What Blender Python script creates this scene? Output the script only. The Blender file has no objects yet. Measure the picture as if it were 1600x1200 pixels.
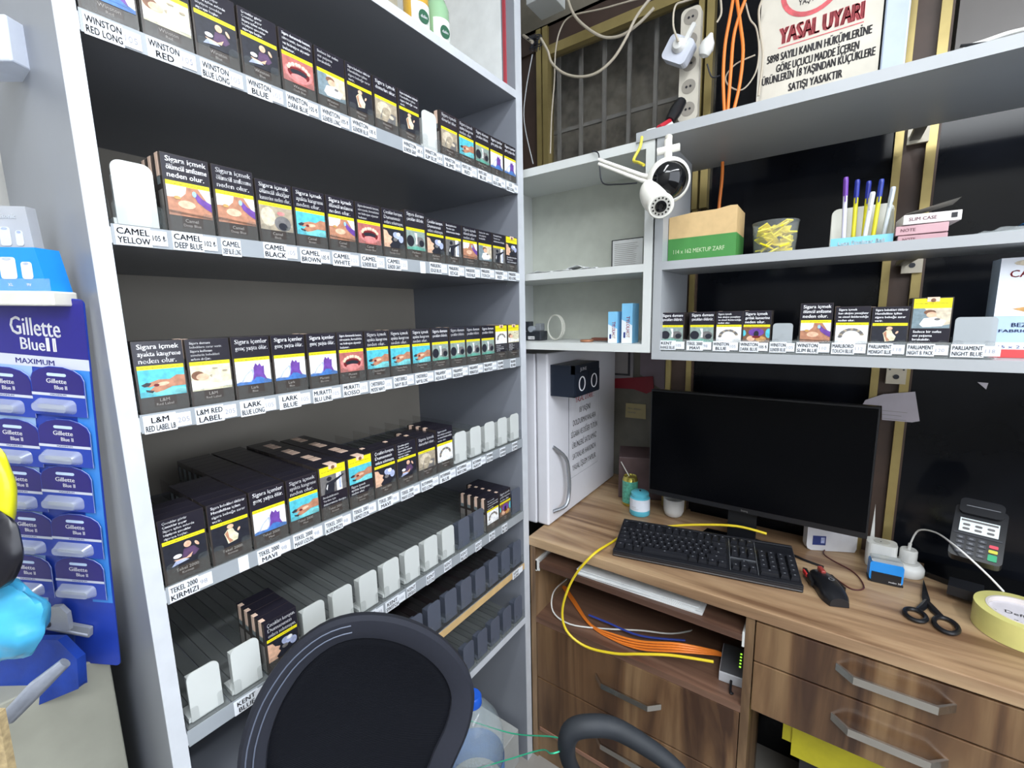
import bpy, math, random
from mathutils import Matrix, Vector
random.seed(7)
PI = math.pi
# ---------------------------------------------------------------- camera, world, lamps, exposure
FPX = 690.457
CAM = Vector((0.68, 0.0, 1.395))
ROT = Matrix.Rotation(0.618245519, 3, 'Z') @ Matrix.Rotation(1.41984685, 3, 'X') @ Matrix.Rotation(-0.021137136, 3, 'Z')
scene = bpy.context.scene
col = scene.collection
cd = bpy.data.cameras.new('camera'); cam = bpy.data.objects.new('camera', cd); col.objects.link(cam)
cd.sensor_width = 36; cd.sensor_fit = 'HORIZONTAL'; cd.lens = FPX / 1600 * 36; cd.clip_start = 0.01
cam.matrix_world = Matrix.Translation(CAM) @ ROT.to_4x4()
scene.camera = cam
scene.view_settings.view_transform = 'Standard'; scene.view_settings.look = 'None'
scene.view_settings.gamma = 1; scene.view_settings.use_curve_mapping = False
scene.view_settings.exposure = 0.38
wd = bpy.data.worlds.new('world'); scene.world = wd; wd.use_nodes = True
wd.node_tree.nodes['Background'].inputs[0].default_value = (0.84, 0.90, 1.0, 1)
wd.node_tree.nodes['Background'].inputs[1].default_value = 3.4
def area(name, loc, size, power, color=(0.93, 0.97, 1.0), rot=(0, 0, 0)):
    l = bpy.data.lights.new(name, 'AREA'); l.shape = 'RECTANGLE'; l.size, l.size_y = size; l.energy = power; l.color = color
    o = bpy.data.objects.new(name, l); col.objects.link(o); o.location = loc; o.rotation_euler = rot
area('ceiling_tube_light', (0.62, 0.05, 2.52), (0.10, 1.2), 12)
area('ceiling_tube_light', (1.70, 0.30, 2.52), (0.14, 1.4), 20)
area('added_fill_light', (1.4, -0.9, 2.52), (0.9, 0.9), 34)  # added fill light for the shelf insides, no such fixture is seen

def ray(px, py):
    return ROT @ Vector(((px - 800) / FPX, -(py - 600) / FPX, -1))
def at(ax, v, px, py):            # the point of the plane (axis = v) seen at a place in the photo
    d = ray(px, py); i = 'xyz'.index(ax)
    return CAM + d * ((v - CAM[i]) / d[i])
def atD(D, px, py): return CAM + ray(px, py) * D
# ---------------------------------------------------------------- materials
def lin(c):
    return tuple(((x / 255) / 12.92 if x / 255 <= 0.04045 else ((x / 255 + 0.055) / 1.055) ** 2.4) for x in c)
MATS = {}
def M(name, rgb, rough=0.5, metal=0.0, alpha=1.0, var=0.06, scale=25, spec=0.5, emit=0, trans=0, bump=0):
    if name in MATS: return MATS[name]
    m = bpy.data.materials.new(name); m.use_nodes = True; nt = m.node_tree; b = nt.nodes['Principled BSDF']
    c = lin(rgb)
    b.inputs['Roughness'].default_value = rough; b.inputs['Metallic'].default_value = metal
    b.inputs['Alpha'].default_value = alpha; b.inputs['Specular IOR Level'].default_value = spec
    if trans: b.inputs['Transmission Weight'].default_value = trans
    if emit:
        b.inputs['Emission Color'].default_value = (*c, 1); b.inputs['Emission Strength'].default_value = emit
    if var:
        tc = nt.nodes.new('ShaderNodeTexCoord'); n = nt.nodes.new('ShaderNodeTexNoise'); n.inputs['Scale'].default_value = scale
        n.inputs['Detail'].default_value = 4
        r = nt.nodes.new('ShaderNodeValToRGB')
        r.color_ramp.elements[0].position = 0.3; r.color_ramp.elements[1].position = 0.7
        r.color_ramp.elements[0].color = (*[x * (1 - var) for x in c], 1); r.color_ramp.elements[1].color = (*[min(1, x * (1 + var)) for x in c], 1)
        nt.links.new(tc.outputs['Object'], n.inputs['Vector']); nt.links.new(n.outputs['Fac'], r.inputs['Fac'])
        nt.links.new(r.outputs['Color'], b.inputs['Base Color'])
        if bump:
            bp = nt.nodes.new('ShaderNodeBump'); bp.inputs['Strength'].default_value = bump; bp.inputs['Distance'].default_value = 0.002
            nt.links.new(n.outputs['Fac'], bp.inputs['Height']); nt.links.new(bp.outputs['Normal'], b.inputs['Normal'])
    else: b.inputs['Base Color'].default_value = (*c, 1)
    MATS[name] = m; return m
def wood(name, axis, c1, c2, c3, rough=0.38, sc=1.0):
    if name in MATS: return MATS[name]
    m = bpy.data.materials.new(name); m.use_nodes = True; nt = m.node_tree; b = nt.nodes['Principled BSDF']
    tc = nt.nodes.new('ShaderNodeTexCoord'); mp = nt.nodes.new('ShaderNodeMapping')
    s = [9 * sc, 9 * sc, 9 * sc]; s['xyz'.index(axis)] = 0.9 * sc
    mp.inputs['Scale'].default_value = s
    n = nt.nodes.new('ShaderNodeTexNoise'); n.inputs['Scale'].default_value = 1.3; n.inputs['Detail'].default_value = 6; n.inputs['Distortion'].default_value = 1.1
    r = nt.nodes.new('ShaderNodeValToRGB'); e = r.color_ramp.elements
    e[0].position = 0.38; e[0].color = (*lin(c1), 1); e[1].position = 0.62; e[1].color = (*lin(c3), 1)
    k = e.new(0.5); k.color = (*lin(c2), 1)
    n2 = nt.nodes.new('ShaderNodeTexNoise'); n2.inputs['Scale'].default_value = 9; n2.inputs['Detail'].default_value = 3
    mx = nt.nodes.new('ShaderNodeMix'); mx.data_type = 'RGBA'; mx.blend_type = 'MULTIPLY'; mx.inputs['Factor'].default_value = 0.35
    L = nt.links.new
    L(tc.outputs['Object'], mp.inputs['Vector']); L(mp.outputs[0], n.inputs['Vector']); L(mp.outputs[0], n2.inputs['Vector'])
    L(n.outputs['Fac'], r.inputs['Fac']); L(r.outputs['Color'], mx.inputs['A']); L(n2.outputs['Fac'], mx.inputs['B']); L(mx.outputs['Result'], b.inputs['Base Color'])
    b.inputs['Roughness'].default_value = rough
    MATS[name] = m; return m
grey = M('grey_melamine', (132, 136, 145), 0.38, var=0.04, scale=6)
grey2 = M('light_grey_melamine', (162, 165, 168), 0.38, var=0.04, scale=6)
greyback = M('grey_brown_backboard', (160, 153, 142), 0.6, var=0.05, scale=5)
edge = M('lit_edge_banding', (196, 200, 206), 0.4, var=0.05, scale=30)  # paler than the boards: light from the lamps it faces is painted in
white = M('white_melamine', (205, 208, 206), 0.4, var=0.03, scale=8)
fridgew = M('white_enamel', (222, 222, 228), 0.3, var=0.015)
clear = M('clear_plastic', (205, 214, 214), 0.12, alpha=0.12, var=0, spec=0.8)
lipm = M('clear_lip_plastic', (120, 128, 128), 0.1, alpha=0.09, var=0, spec=0.5)
clear2 = M('clear_plastic_thin', (215, 222, 222), 0.15, alpha=0.10, var=0, spec=0.7)
cleart = M('smoky_tray_base', (124, 128, 128), 0.3, alpha=0.82, var=0.05)
darktray = M('dark_brown_tray', (44, 38, 40), 0.3, var=0.1)
paddle = M('white_pusher_plastic', (200, 204, 202), 0.35, var=0.02)
darkpaddle = M('slate_pusher_plastic', (82, 88, 102), 0.35, var=0.03)
tagw = M('white_paper_tag', (226, 230, 236), 0.5, var=0.02)
tagc = M('grey_rail_plastic', (150, 156, 162), 0.3, var=0.03)
ink = M('black_ink', (28, 28, 34), 0.6, var=0)
faint = M('faint_grey_pen', (150, 152, 165), 0.6, var=0)
wtext = M('white_print', (232, 232, 236), 0.5, var=0)
gtext = M('grey_print', (150, 146, 142), 0.5, var=0)
packw = M('pack_warning_black', (34, 32, 42), 0.2, var=0)
packb = M('pack_brown', (64, 58, 55), 0.25, var=0)
packy = M('pack_yellow', (236, 222, 30), 0.35, var=0)
stampm = M('peach_tax_stamp', (226, 196, 176), 0.5, var=0.05)
deskw = wood('walnut_along_x', 'x', (120, 90, 66), (168, 136, 104), (196, 166, 130))
drww = wood('walnut_along_z', 'z', (70, 47, 34), (114, 84, 58), (142, 112, 80), sc=0.9)
deskd = wood('walnut_dull', 'x', (92, 66, 54), (118, 88, 72), (134, 102, 84))
steel = M('chrome', (190, 188, 184), 0.12, 1.0, var=0)
blackp = M('black_plastic', (22, 23, 27), 0.35, var=0.1)
blackg = M('black_gloss', (10, 11, 14), 0.08, var=0)
brass = M('brass_anodised', (176, 158, 104), 0.32, 0.6, var=0.06)
brown = M('brown_frame', (70, 54, 46), 0.5, var=0.1)
darkglass = M('black_backed_glass', (16, 18, 23), 0.12, var=0.5, scale=5, spec=0.2)
wallm = M('painted_plaster', (222, 222, 218), 0.8, var=0.05, scale=4)
# ---------------------------------------------------------------- mesh builder
TXT = {}
def text_mesh(s, bold):
    k = (s, bold)
    if k not in TXT:
        c = bpy.data.curves.new('t', 'FONT'); c.body = s; c.size = 1; c.resolution_u = 2; c.offset = 0.0
        o = bpy.data.objects.new('t', c); me = o.to_mesh()
        vs = [v.co.copy() for v in me.vertices]; fs = [tuple(p.vertices) for p in me.polygons]
        if bold:
            n0 = len(vs); vs = vs + [v + Vector((0.035, 0.008, 0.0)) for v in vs]; fs = fs + [tuple(i + n0 for i in f) for f in fs]
        o.to_mesh_clear(); bpy.data.objects.remove(o); bpy.data.curves.remove(c)
        TXT[k] = (vs, fs)
    return TXT[k]
def frame(o, r, u):
    r = Vector(r).normalized(); u = Vector(u); u = (u - r * u.dot(r)).normalized(); n = r.cross(u)
    return Matrix(((r.x, u.x, n.x, o[0]), (r.y, u.y, n.y, o[1]), (r.z, u.z, n.z, o[2]), (0, 0, 0, 1)))
I4 = Matrix.Identity(4)
class MB:
    def __init__(s, M=None): s.v = []; s.f = []; s.m = []; s.mats = []; s.M = M or I4
    def mi(s, m):
        if m not in s.mats: s.mats.append(m)
        return s.mats.index(m)
    def add(s, vs, fs, m):
        b = len(s.v); i = s.mi(m)
        s.v += [s.M @ Vector(v) for v in vs]
        for f in fs: s.f.append(tuple(b + k for k in f)); s.m.append(i)
        return s
    def box(s, x0, x1, y0, y1, z0, z1, m):
        return s.add([(x0, y0, z0), (x1, y0, z0), (x1, y1, z0), (x0, y1, z0), (x0, y0, z1), (x1, y0, z1), (x1, y1, z1), (x0, y1, z1)],
              [(0, 3, 2, 1), (4, 5, 6, 7), (0, 1, 5, 4), (1, 2, 6, 5), (2, 3, 7, 6), (3, 0, 4, 7)], m)
    def poly(s, pts, m, w=0.0):    # flat polygon in the local xy plane at height w
        return s.add([(p[0], p[1], w) if len(p) == 2 else p for p in pts], [tuple(range(len(pts)))], m)
    def prism(s, pts, w0, w1, m, mside=None):
        n = len(pts)
        s.add([(p[0], p[1], w0) for p in pts] + [(p[0], p[1], w1) for p in pts], [tuple(reversed(range(n))), tuple(range(n, 2 * n))], m)
        return s.add([(p[0], p[1], w0) for p in pts] + [(p[0], p[1], w1) for p in pts], [(i, (i + 1) % n, n + (i + 1) % n, n + i) for i in range(n)], mside or m)
    def tube(s, pts, r, m, seg=8, closed=False):
        pts = [Vector(p) for p in pts]; n = len(pts); vs = []; fs = []; up = None
        for i, p in enumerate(pts):
            a = pts[(i - 1) % n] if (closed or i > 0) else p; b = pts[(i + 1) % n] if (closed or i < n - 1) else p
            t = (b - a)
            if t.length < 1e-9: t = Vector((0, 0, 1))
            t.normalize()
            if up is None:
                up = Vector((0, 0, 1)) if abs(t.z) < 0.9 else Vector((1, 0, 0))
            up = (up - t * up.dot(t)).normalized(); sd = t.cross(up); rr = r[i] if isinstance(r, (list, tuple)) else r
            for k in range(seg):
                an = 2 * PI * k / seg; vs.append(p + up * (rr * math.cos(an)) + sd * (rr * math.sin(an)))
        for i in range(n if closed else n - 1):
            j = (i + 1) % n
            for k in range(seg): fs.append((i * seg + k, i * seg + (k + 1) % seg, j * seg + (k + 1) % seg, j * seg + k))
        if not closed: fs += [tuple(reversed(range(seg))), tuple(range((n - 1) * seg, n * seg))]
        return s.add(vs, fs, m)
    def lathe(s, prof, c, m, seg=28, cap=True):
        vs = []; fs = []; n = len(prof)
        for r, z in prof:
            for k in range(seg):
                a = 2 * PI * k / seg; vs.append((c[0] + r * math.cos(a), c[1] + r * math.sin(a), c[2] + z))
        for i in range(n - 1):
            for k in range(seg): fs.append((i * seg + k, i * seg + (k + 1) % seg, (i + 1) * seg + (k + 1) % seg, (i + 1) * seg + k))
        if cap:
            if prof[0][0] > 1e-5: fs.append(tuple(reversed(range(seg))))
            if prof[-1][0] > 1e-5: fs.append(tuple(range((n - 1) * seg, n * seg)))
        return s.add(vs, fs, m)
    def text(s, body, x, y, h, m, w=0.0, maxw=None, align='l', bold=True, sx=1.0, exactw=None):
        vs, fs = text_mesh(body, bold)
        if not vs: return s
        x0 = min(v.x for v in vs); x1 = max(v.x for v in vs); k = h / 0.72; kx = k * sx; wd_ = (x1 - x0) * kx
        if exactw: kx *= exactw / wd_; wd_ = exactw
        elif maxw and wd_ > maxw: kx *= maxw / wd_; wd_ = maxw
        ox = x - x0 * kx - (wd_ / 2 if align == 'c' else (wd_ if align == 'r' else 0))
        return s.add([(ox + v.x * kx, y + v.y * k, w) for v in vs], fs, m)
    def build(s, name, parent=None, smooth=False, bevel=0, origin=None, world=None):
        o0 = Vector((0, 0, 0))
        if parent is not None: o0 = parent.get('_o', None); o0 = Vector(o0) if o0 is not None else Vector((0, 0, 0))
        elif origin is not None: o0 = Vector(origin)
        elif world is None and s.v:
            o0 = Vector(((min(v.x for v in s.v) + max(v.x for v in s.v)) / 2, (min(v.y for v in s.v) + max(v.y for v in s.v)) / 2, min(v.z for v in s.v)))
        me = bpy.data.meshes.new(name); me.from_pydata([tuple(v - o0) for v in s.v], [], s.f)
        for m in s.mats: me.materials.append(m)
        me.polygons.foreach_set('material_index', s.m)
        if smooth: me.polygons.foreach_set('use_smooth', [True] * len(me.polygons))
        me.update()
        if smooth:
            try: me.set_sharp_from_angle(angle=math.radians(38))
            except Exception: pass
        o = bpy.data.objects.new(name, me); col.objects.link(o)
        if parent is not None:
            o.parent = parent; o['_o'] = tuple(o0)
        else: o.location = o0; o['_o'] = tuple(o0)
        if bevel:
            b = o.modifiers.new('bevel', 'BEVEL'); b.width = bevel; b.segments = 2; b.limit_method = 'ANGLE'; b.angle_limit = math.radians(50)
        return o
def tag(o, label=None, cat=None, group=None, kind=None):
    if label: o['label'] = label
    if cat: o['category'] = cat
    if group: o['group'] = group
    if kind: o['kind'] = kind
    return o
def thing(name, label, cat, loc, group=None):
    o = bpy.data.objects.new(name, None); col.objects.link(o); o.location = loc; o['_o'] = tuple(loc); o.empty_display_size = 0.05
    return tag(o, label, cat, group)
def struct(name, mb, **k): return tag(mb.build(name, **k), kind='structure')
def rrect(x0, x1, y0, y1, r, n=4, top=True, bot=True):
    p = []
    for cx, cy, a0, on in ((x1 - r, y0 + r, -90, bot), (x1 - r, y1 - r, 0, top), (x0 + r, y1 - r, 90, top), (x0 + r, y0 + r, 180, bot)):
        if on:
            for i in range(n + 1):
                a = math.radians(a0 + 90 * i / n); p.append((cx + r * math.cos(a), cy + r * math.sin(a)))
        else: p.append({-90: (x1, y0), 0: (x1, y1), 90: (x0, y1), 180: (x0, y0)}[a0])
    return p
def ell(cx, cy, rx, ry, n=14, a0=0, a1=360, rot=0):
    c, s = math.cos(math.radians(rot)), math.sin(math.radians(rot)); out = []
    for i in range(n):
        a = math.radians(a0 + (a1 - a0) * i / n); x, y = rx * math.cos(a), ry * math.sin(a); out.append((cx + x * c - y * s, cy + x * s + y * c))
    return out
def smoothp(pts, k=4):
    P = [Vector(p) for p in pts]; out = []
    for i in range(len(P) - 1):
        a, b, c, d = P[max(i - 1, 0)], P[i], P[i + 1], P[min(i + 2, len(P) - 1)]
        for j in range(k):
            t = j / k; out.append(0.5 * ((2 * b) + (c - a) * t + (2 * a - 5 * b + 4 * c - d) * t * t + (3 * b - a - 3 * c + d) * t ** 3))
    out.append(P[-1]); return out
def clone(o, loc=None, mat=None):
    c = o.copy(); col.objects.link(c)
    for ch in o.children:
        d = ch.copy(); col.objects.link(d); d.parent = c
        for g in ch.children:
            e = g.copy(); col.objects.link(e); e.parent = d
    if mat is not None: c.matrix_world = mat
    elif loc is not None: c.location = loc
    return c

# ---------------------------------------------------------------- the room
b = MB(); b.box(-0.6, 2.6, -1.6, 2.0, -0.05, 0, M('floor_tile_grey', (150, 146, 140), 0.4, var=0.1, scale=8)); struct('floor', b)
b = MB(); b.box(-0.6, 2.6, -1.6, 2.0, 2.65, 2.7, M('ceiling_white', (215, 215, 212), 0.9, var=0.03)); struct('ceiling', b)
b = MB(); b.box(-0.6, -0.5, -1.6, 2.0, 0, 2.65, wallm); struct('wall_left', b)
b = MB(); b.box(2.1, 2.2, 0.9, 2.0, 0, 2.65, wallm); b.box(2.1, 2.2, -1.6, 0.9, 0, 1.05, M('added_light_block_grey', (120, 118, 112), 0.7)); struct('wall_right', b)  # the low grey block is added out of view to hold back low light
b = MB(); b.box(-0.5, 2.2, -1.6, -1.5, 0, 2.65, M('painted_plaster_grey', (150, 148, 144), 0.8)); struct('wall_back', b)
YW = 1.47
dirty = M('dirty_grey_wall', (124, 122, 114), 0.8, var=0.25, scale=7)
b = MB(); b.box(-0.5, 0.375, 1.66, 1.70, 0, 1.62, dirty); b.box(0.325, 0.345, YW + 0.02, 1.66, 0, 1.62, dirty); b.box(-0.5, 0.375, YW + 0.02, 1.70, 1.62, 1.66, dirty)
b.box(-0.5, -0.3, YW + 0.02, YW + 0.06, 1.66, 2.65, dirty)
struct('wall_alcove', b)
conc = M('rough_concrete', (128, 122, 108), 0.85, var=0.22, scale=9, bump=0.4)
p0, p1 = at('y', YW, 815, 35), at('y', YW, 1010, 0)
b = MB(); b.box(-0.5, 2.5, YW - 0.02, YW + 0.12, 2.37, 2.65, conc)
struct('wall_far', b)
b = MB(); b.box(0.375, 2.5, YW + 0.20, YW + 0.24, 0, 2.65, M('night_outside', (190, 182, 168), 0.9, var=0.3)); b.box(-0.5, 0.375, YW + 0.20, YW + 0.24, 1.66, 2.65, M('night_outside', (30, 31, 34)))
struct('wall_outside', b)
# upper left window: frame, pane, grille behind
w = thing('window_1', None, None, (0.13, YW, 1.80)); w['kind'] = 'structure'
b = MB()
for a, c in ((-0.212, -0.193), (-0.187, -0.166)): b.box(a, c, YW - 0.03, YW + 0.01, 1.70, 2.37, brass)
b.box(-0.30, -0.214, YW - 0.01, YW + 0.02, 1.66, 2.37, brown)
b.build('window_frame', w)
b = MB(); b.box(-0.166, 0.33, YW - 0.025, YW + 0.01, 2.28, 2.31, brass); b.box(-0.3, 0.33, YW - 0.02, YW + 0.01, 2.31, 2.38, brown); b.build('top_rail', w)
b = MB()
for a, c in ((0.325, 0.340), (0.347, 0.367)): b.box(a, c, YW - 0.03, YW + 0.01, 1.70, 2.37, brass)
b.build('window_mullion', w)
glassm = M('window_glass', (40, 42, 44), 0.06, alpha=0.22, var=0)
b = MB(); b.box(-0.166, 0.325, YW - 0.004, YW, 1.66, 2.281, glassm); b.build('window_pane', w)
grillm = M('grille_iron', (190, 186, 180), 0.6, var=0.1)
b = MB()
for i in range(7): x = -0.18 + i * 0.088; b.box(x, x + 0.012, YW + 0.06, YW + 0.07, 1.66, 2.36, grillm)
for z in (1.86, 2.06): b.box(-0.3, 0.5, YW + 0.07, YW + 0.08, z, z + 0.012, grillm)
b.build('window_grille', w)
# shop glass behind desk and shelves, with the brown post between the panes
w = thing('window_2', None, None, (0.6, YW, 0.75)); w['kind'] = 'structure'
b = MB(); b.box(0.345, 0.79, YW, YW + 0.008, 0.0, 2.37, darkglass); b.build('window_pane', w)
b = MB(); b.box(0.278, 0.345, YW - 0.01, YW + 0.02, 0, 1.70, brown); b.box(0.325, 0.340, YW - 0.02, YW - 0.01, 0.75, 1.70, brass); b.box(0.262, 0.278, YW - 0.02, YW + .02, 0.75, 1.70, brass); b.build('window_frame', w)
w = thing('window_3', None, None, (1.6, YW, 0.75)); w['kind'] = 'structure'
b = MB(); b.box(0.860, 2.1, YW, YW + 0.008, 0.0, 1.96, darkglass); b.build('window_pane', w)
b = MB(); b.box(0.870, 2.1, YW, YW + 0.008, 1.96, 2.37, M('reflecting_upper_glass', (104, 100, 98), 0.25, var=0.15, scale=3)); b.build('upper_pane', w)  # grey painted in for room light reflected by the upper glass
w = thing('trim_1', None, None, (0.81, YW, 0)); w['kind'] = 'structure'
b = MB(); b.box(0.784, 0.862, YW - 0.008, YW + 0.02, 0, 2.37, brown); b.build('post_board', w)
for a, c in ((0.781, 0.797), (0.838, 0.856)):
    b = MB(); b.box(a, c, YW - 0.02, YW - 0.008, 0, 2.37, brass); b.build('brass_strip', w)

# ---------------------------------------------------------------- cigarette display cabinet
Y0, Y1 = 0.166, 0.999
SH = {'A': 1.937, 'B': 1.709, 'C': 1.487, 'D': 1.262, 'E': 1.032, 'F': 0.817, 'G': 0.657, 'H': 0.480}
ORD = {'B': 'top', 'C': 'second', 'D': 'third', 'E': 'fourth', 'F': 'fifth', 'G': 'sixth', 'H': 'seventh'}
PITCH = 0.0555; U0 = 0.1685; DEPTH = 0.41
cab = thing('display_cabinet', 'tall grey open shelf cabinet filled with cigarette packs, against the left wall', 'cabinet', (-0.2, 0.58, 0))
for a, c in ((0.147, Y0), (Y1, 1.025)):
    b = MB(); b.box(-DEPTH - 0.01, -0.001, a, c, 0, 2.45, grey); b.box(-0.001, 0.001, a, c, 0, 2.45, edge); b.build('side_panel', cab)
b = MB(); b.box(-DEPTH - 0.015, -DEPTH, Y0 - 0.01, Y1 + 0.01, 0, 1.95, greyback); b.build('back_panel', cab)
b = MB(); b.box(-DEPTH - 0.015, -DEPTH, Y0 - 0.01, Y1 + 0.01, 1.95, 2.45, M('cream_backboard', (200, 190, 165), 0.6)); b.build('back_panel', cab)
b = MB(); b.box(-0.034, -0.026, Y1 - 0.004, Y1, 1.957, 2.45, M('red_edge_tape', (170, 60, 70), 0.5)); b.build('edge_tape', cab)
b = MB(); b.box(-DEPTH, -0.04, Y1 - 0.003, Y1 - 0.0005, 1.957, 2.45, M('lit_face_white', (225, 228, 228), 0.5)); b.build('lit_inner_face', cab)  # added pale sheet paints the lit look of the side panel's inner face
for k, z in SH.items():
    b = MB(); b.box(-DEPTH, -0.001, Y0, Y1, z + 0.002, z + 0.020, grey)
    if k == 'G': b.box(-0.001, 0.0005, Y0, Y1, z + 0.002, z + 0.020, M('raw_wood_edge', (200, 168, 118), 0.6, var=0.1))
    else: b.box(-0.001, 0.0005, Y0, Y1, z + 0.002, z + 0.020, edge)
    s = b.build('shelf', cab)
    if k in 'BCDEF':
        b = MB(); b.box(0.0006, 0.0022, Y0 + 0.001, Y1 - 0.001, z, z + 0.0235, tagc); b.build('price_rail', s)
b = MB()
for k in 'BCDE':
    for x in (-0.03,): b.box(x - 0.006, x + 0.006, Y1 - 0.010, Y1 + 0.001, SH[k] - 0.010, SH[k] + 0.001, clear)
b.build('shelf_pin', cab)

# ---------------------------------------------------------------- cigarette packs
C = {}
def pc(n, rgb):
    return M('print_' + n, rgb, 0.35, var=0.22, scale=150)
cyan = pc('cyan', (84, 184, 200)); skin = pc('skin', (176, 124, 98)); skinl = pc('pale_skin', (222, 178, 150)); dk = pc('dark', (34, 36, 46)); navyp = pc('navy', (30, 30, 52))
wh = pc('white', (236, 238, 240)); lav = pc('lavender', (170, 180, 214)); blu = pc('blue', (70, 120, 190)); pur = pc('purple', (104, 66, 150)); cream = pc('cream', (216, 210, 180))
red = pc('dark_red', (110, 30, 34)); pink = pc('pink', (206, 130, 128)); gum = pc('gum', (176, 104, 98)); gg = pc('grey_green', (140, 156, 150)); bg = pc('beige', (164, 152, 132))
bgl = pc('light_beige', (204, 192, 170)); gr = pc('grey', (110, 108, 108)); teal = pc('teal', (100, 168, 150)); gold = pc('gold', (196, 150, 90)); brn = pc('brown', (120, 84, 64))
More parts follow.
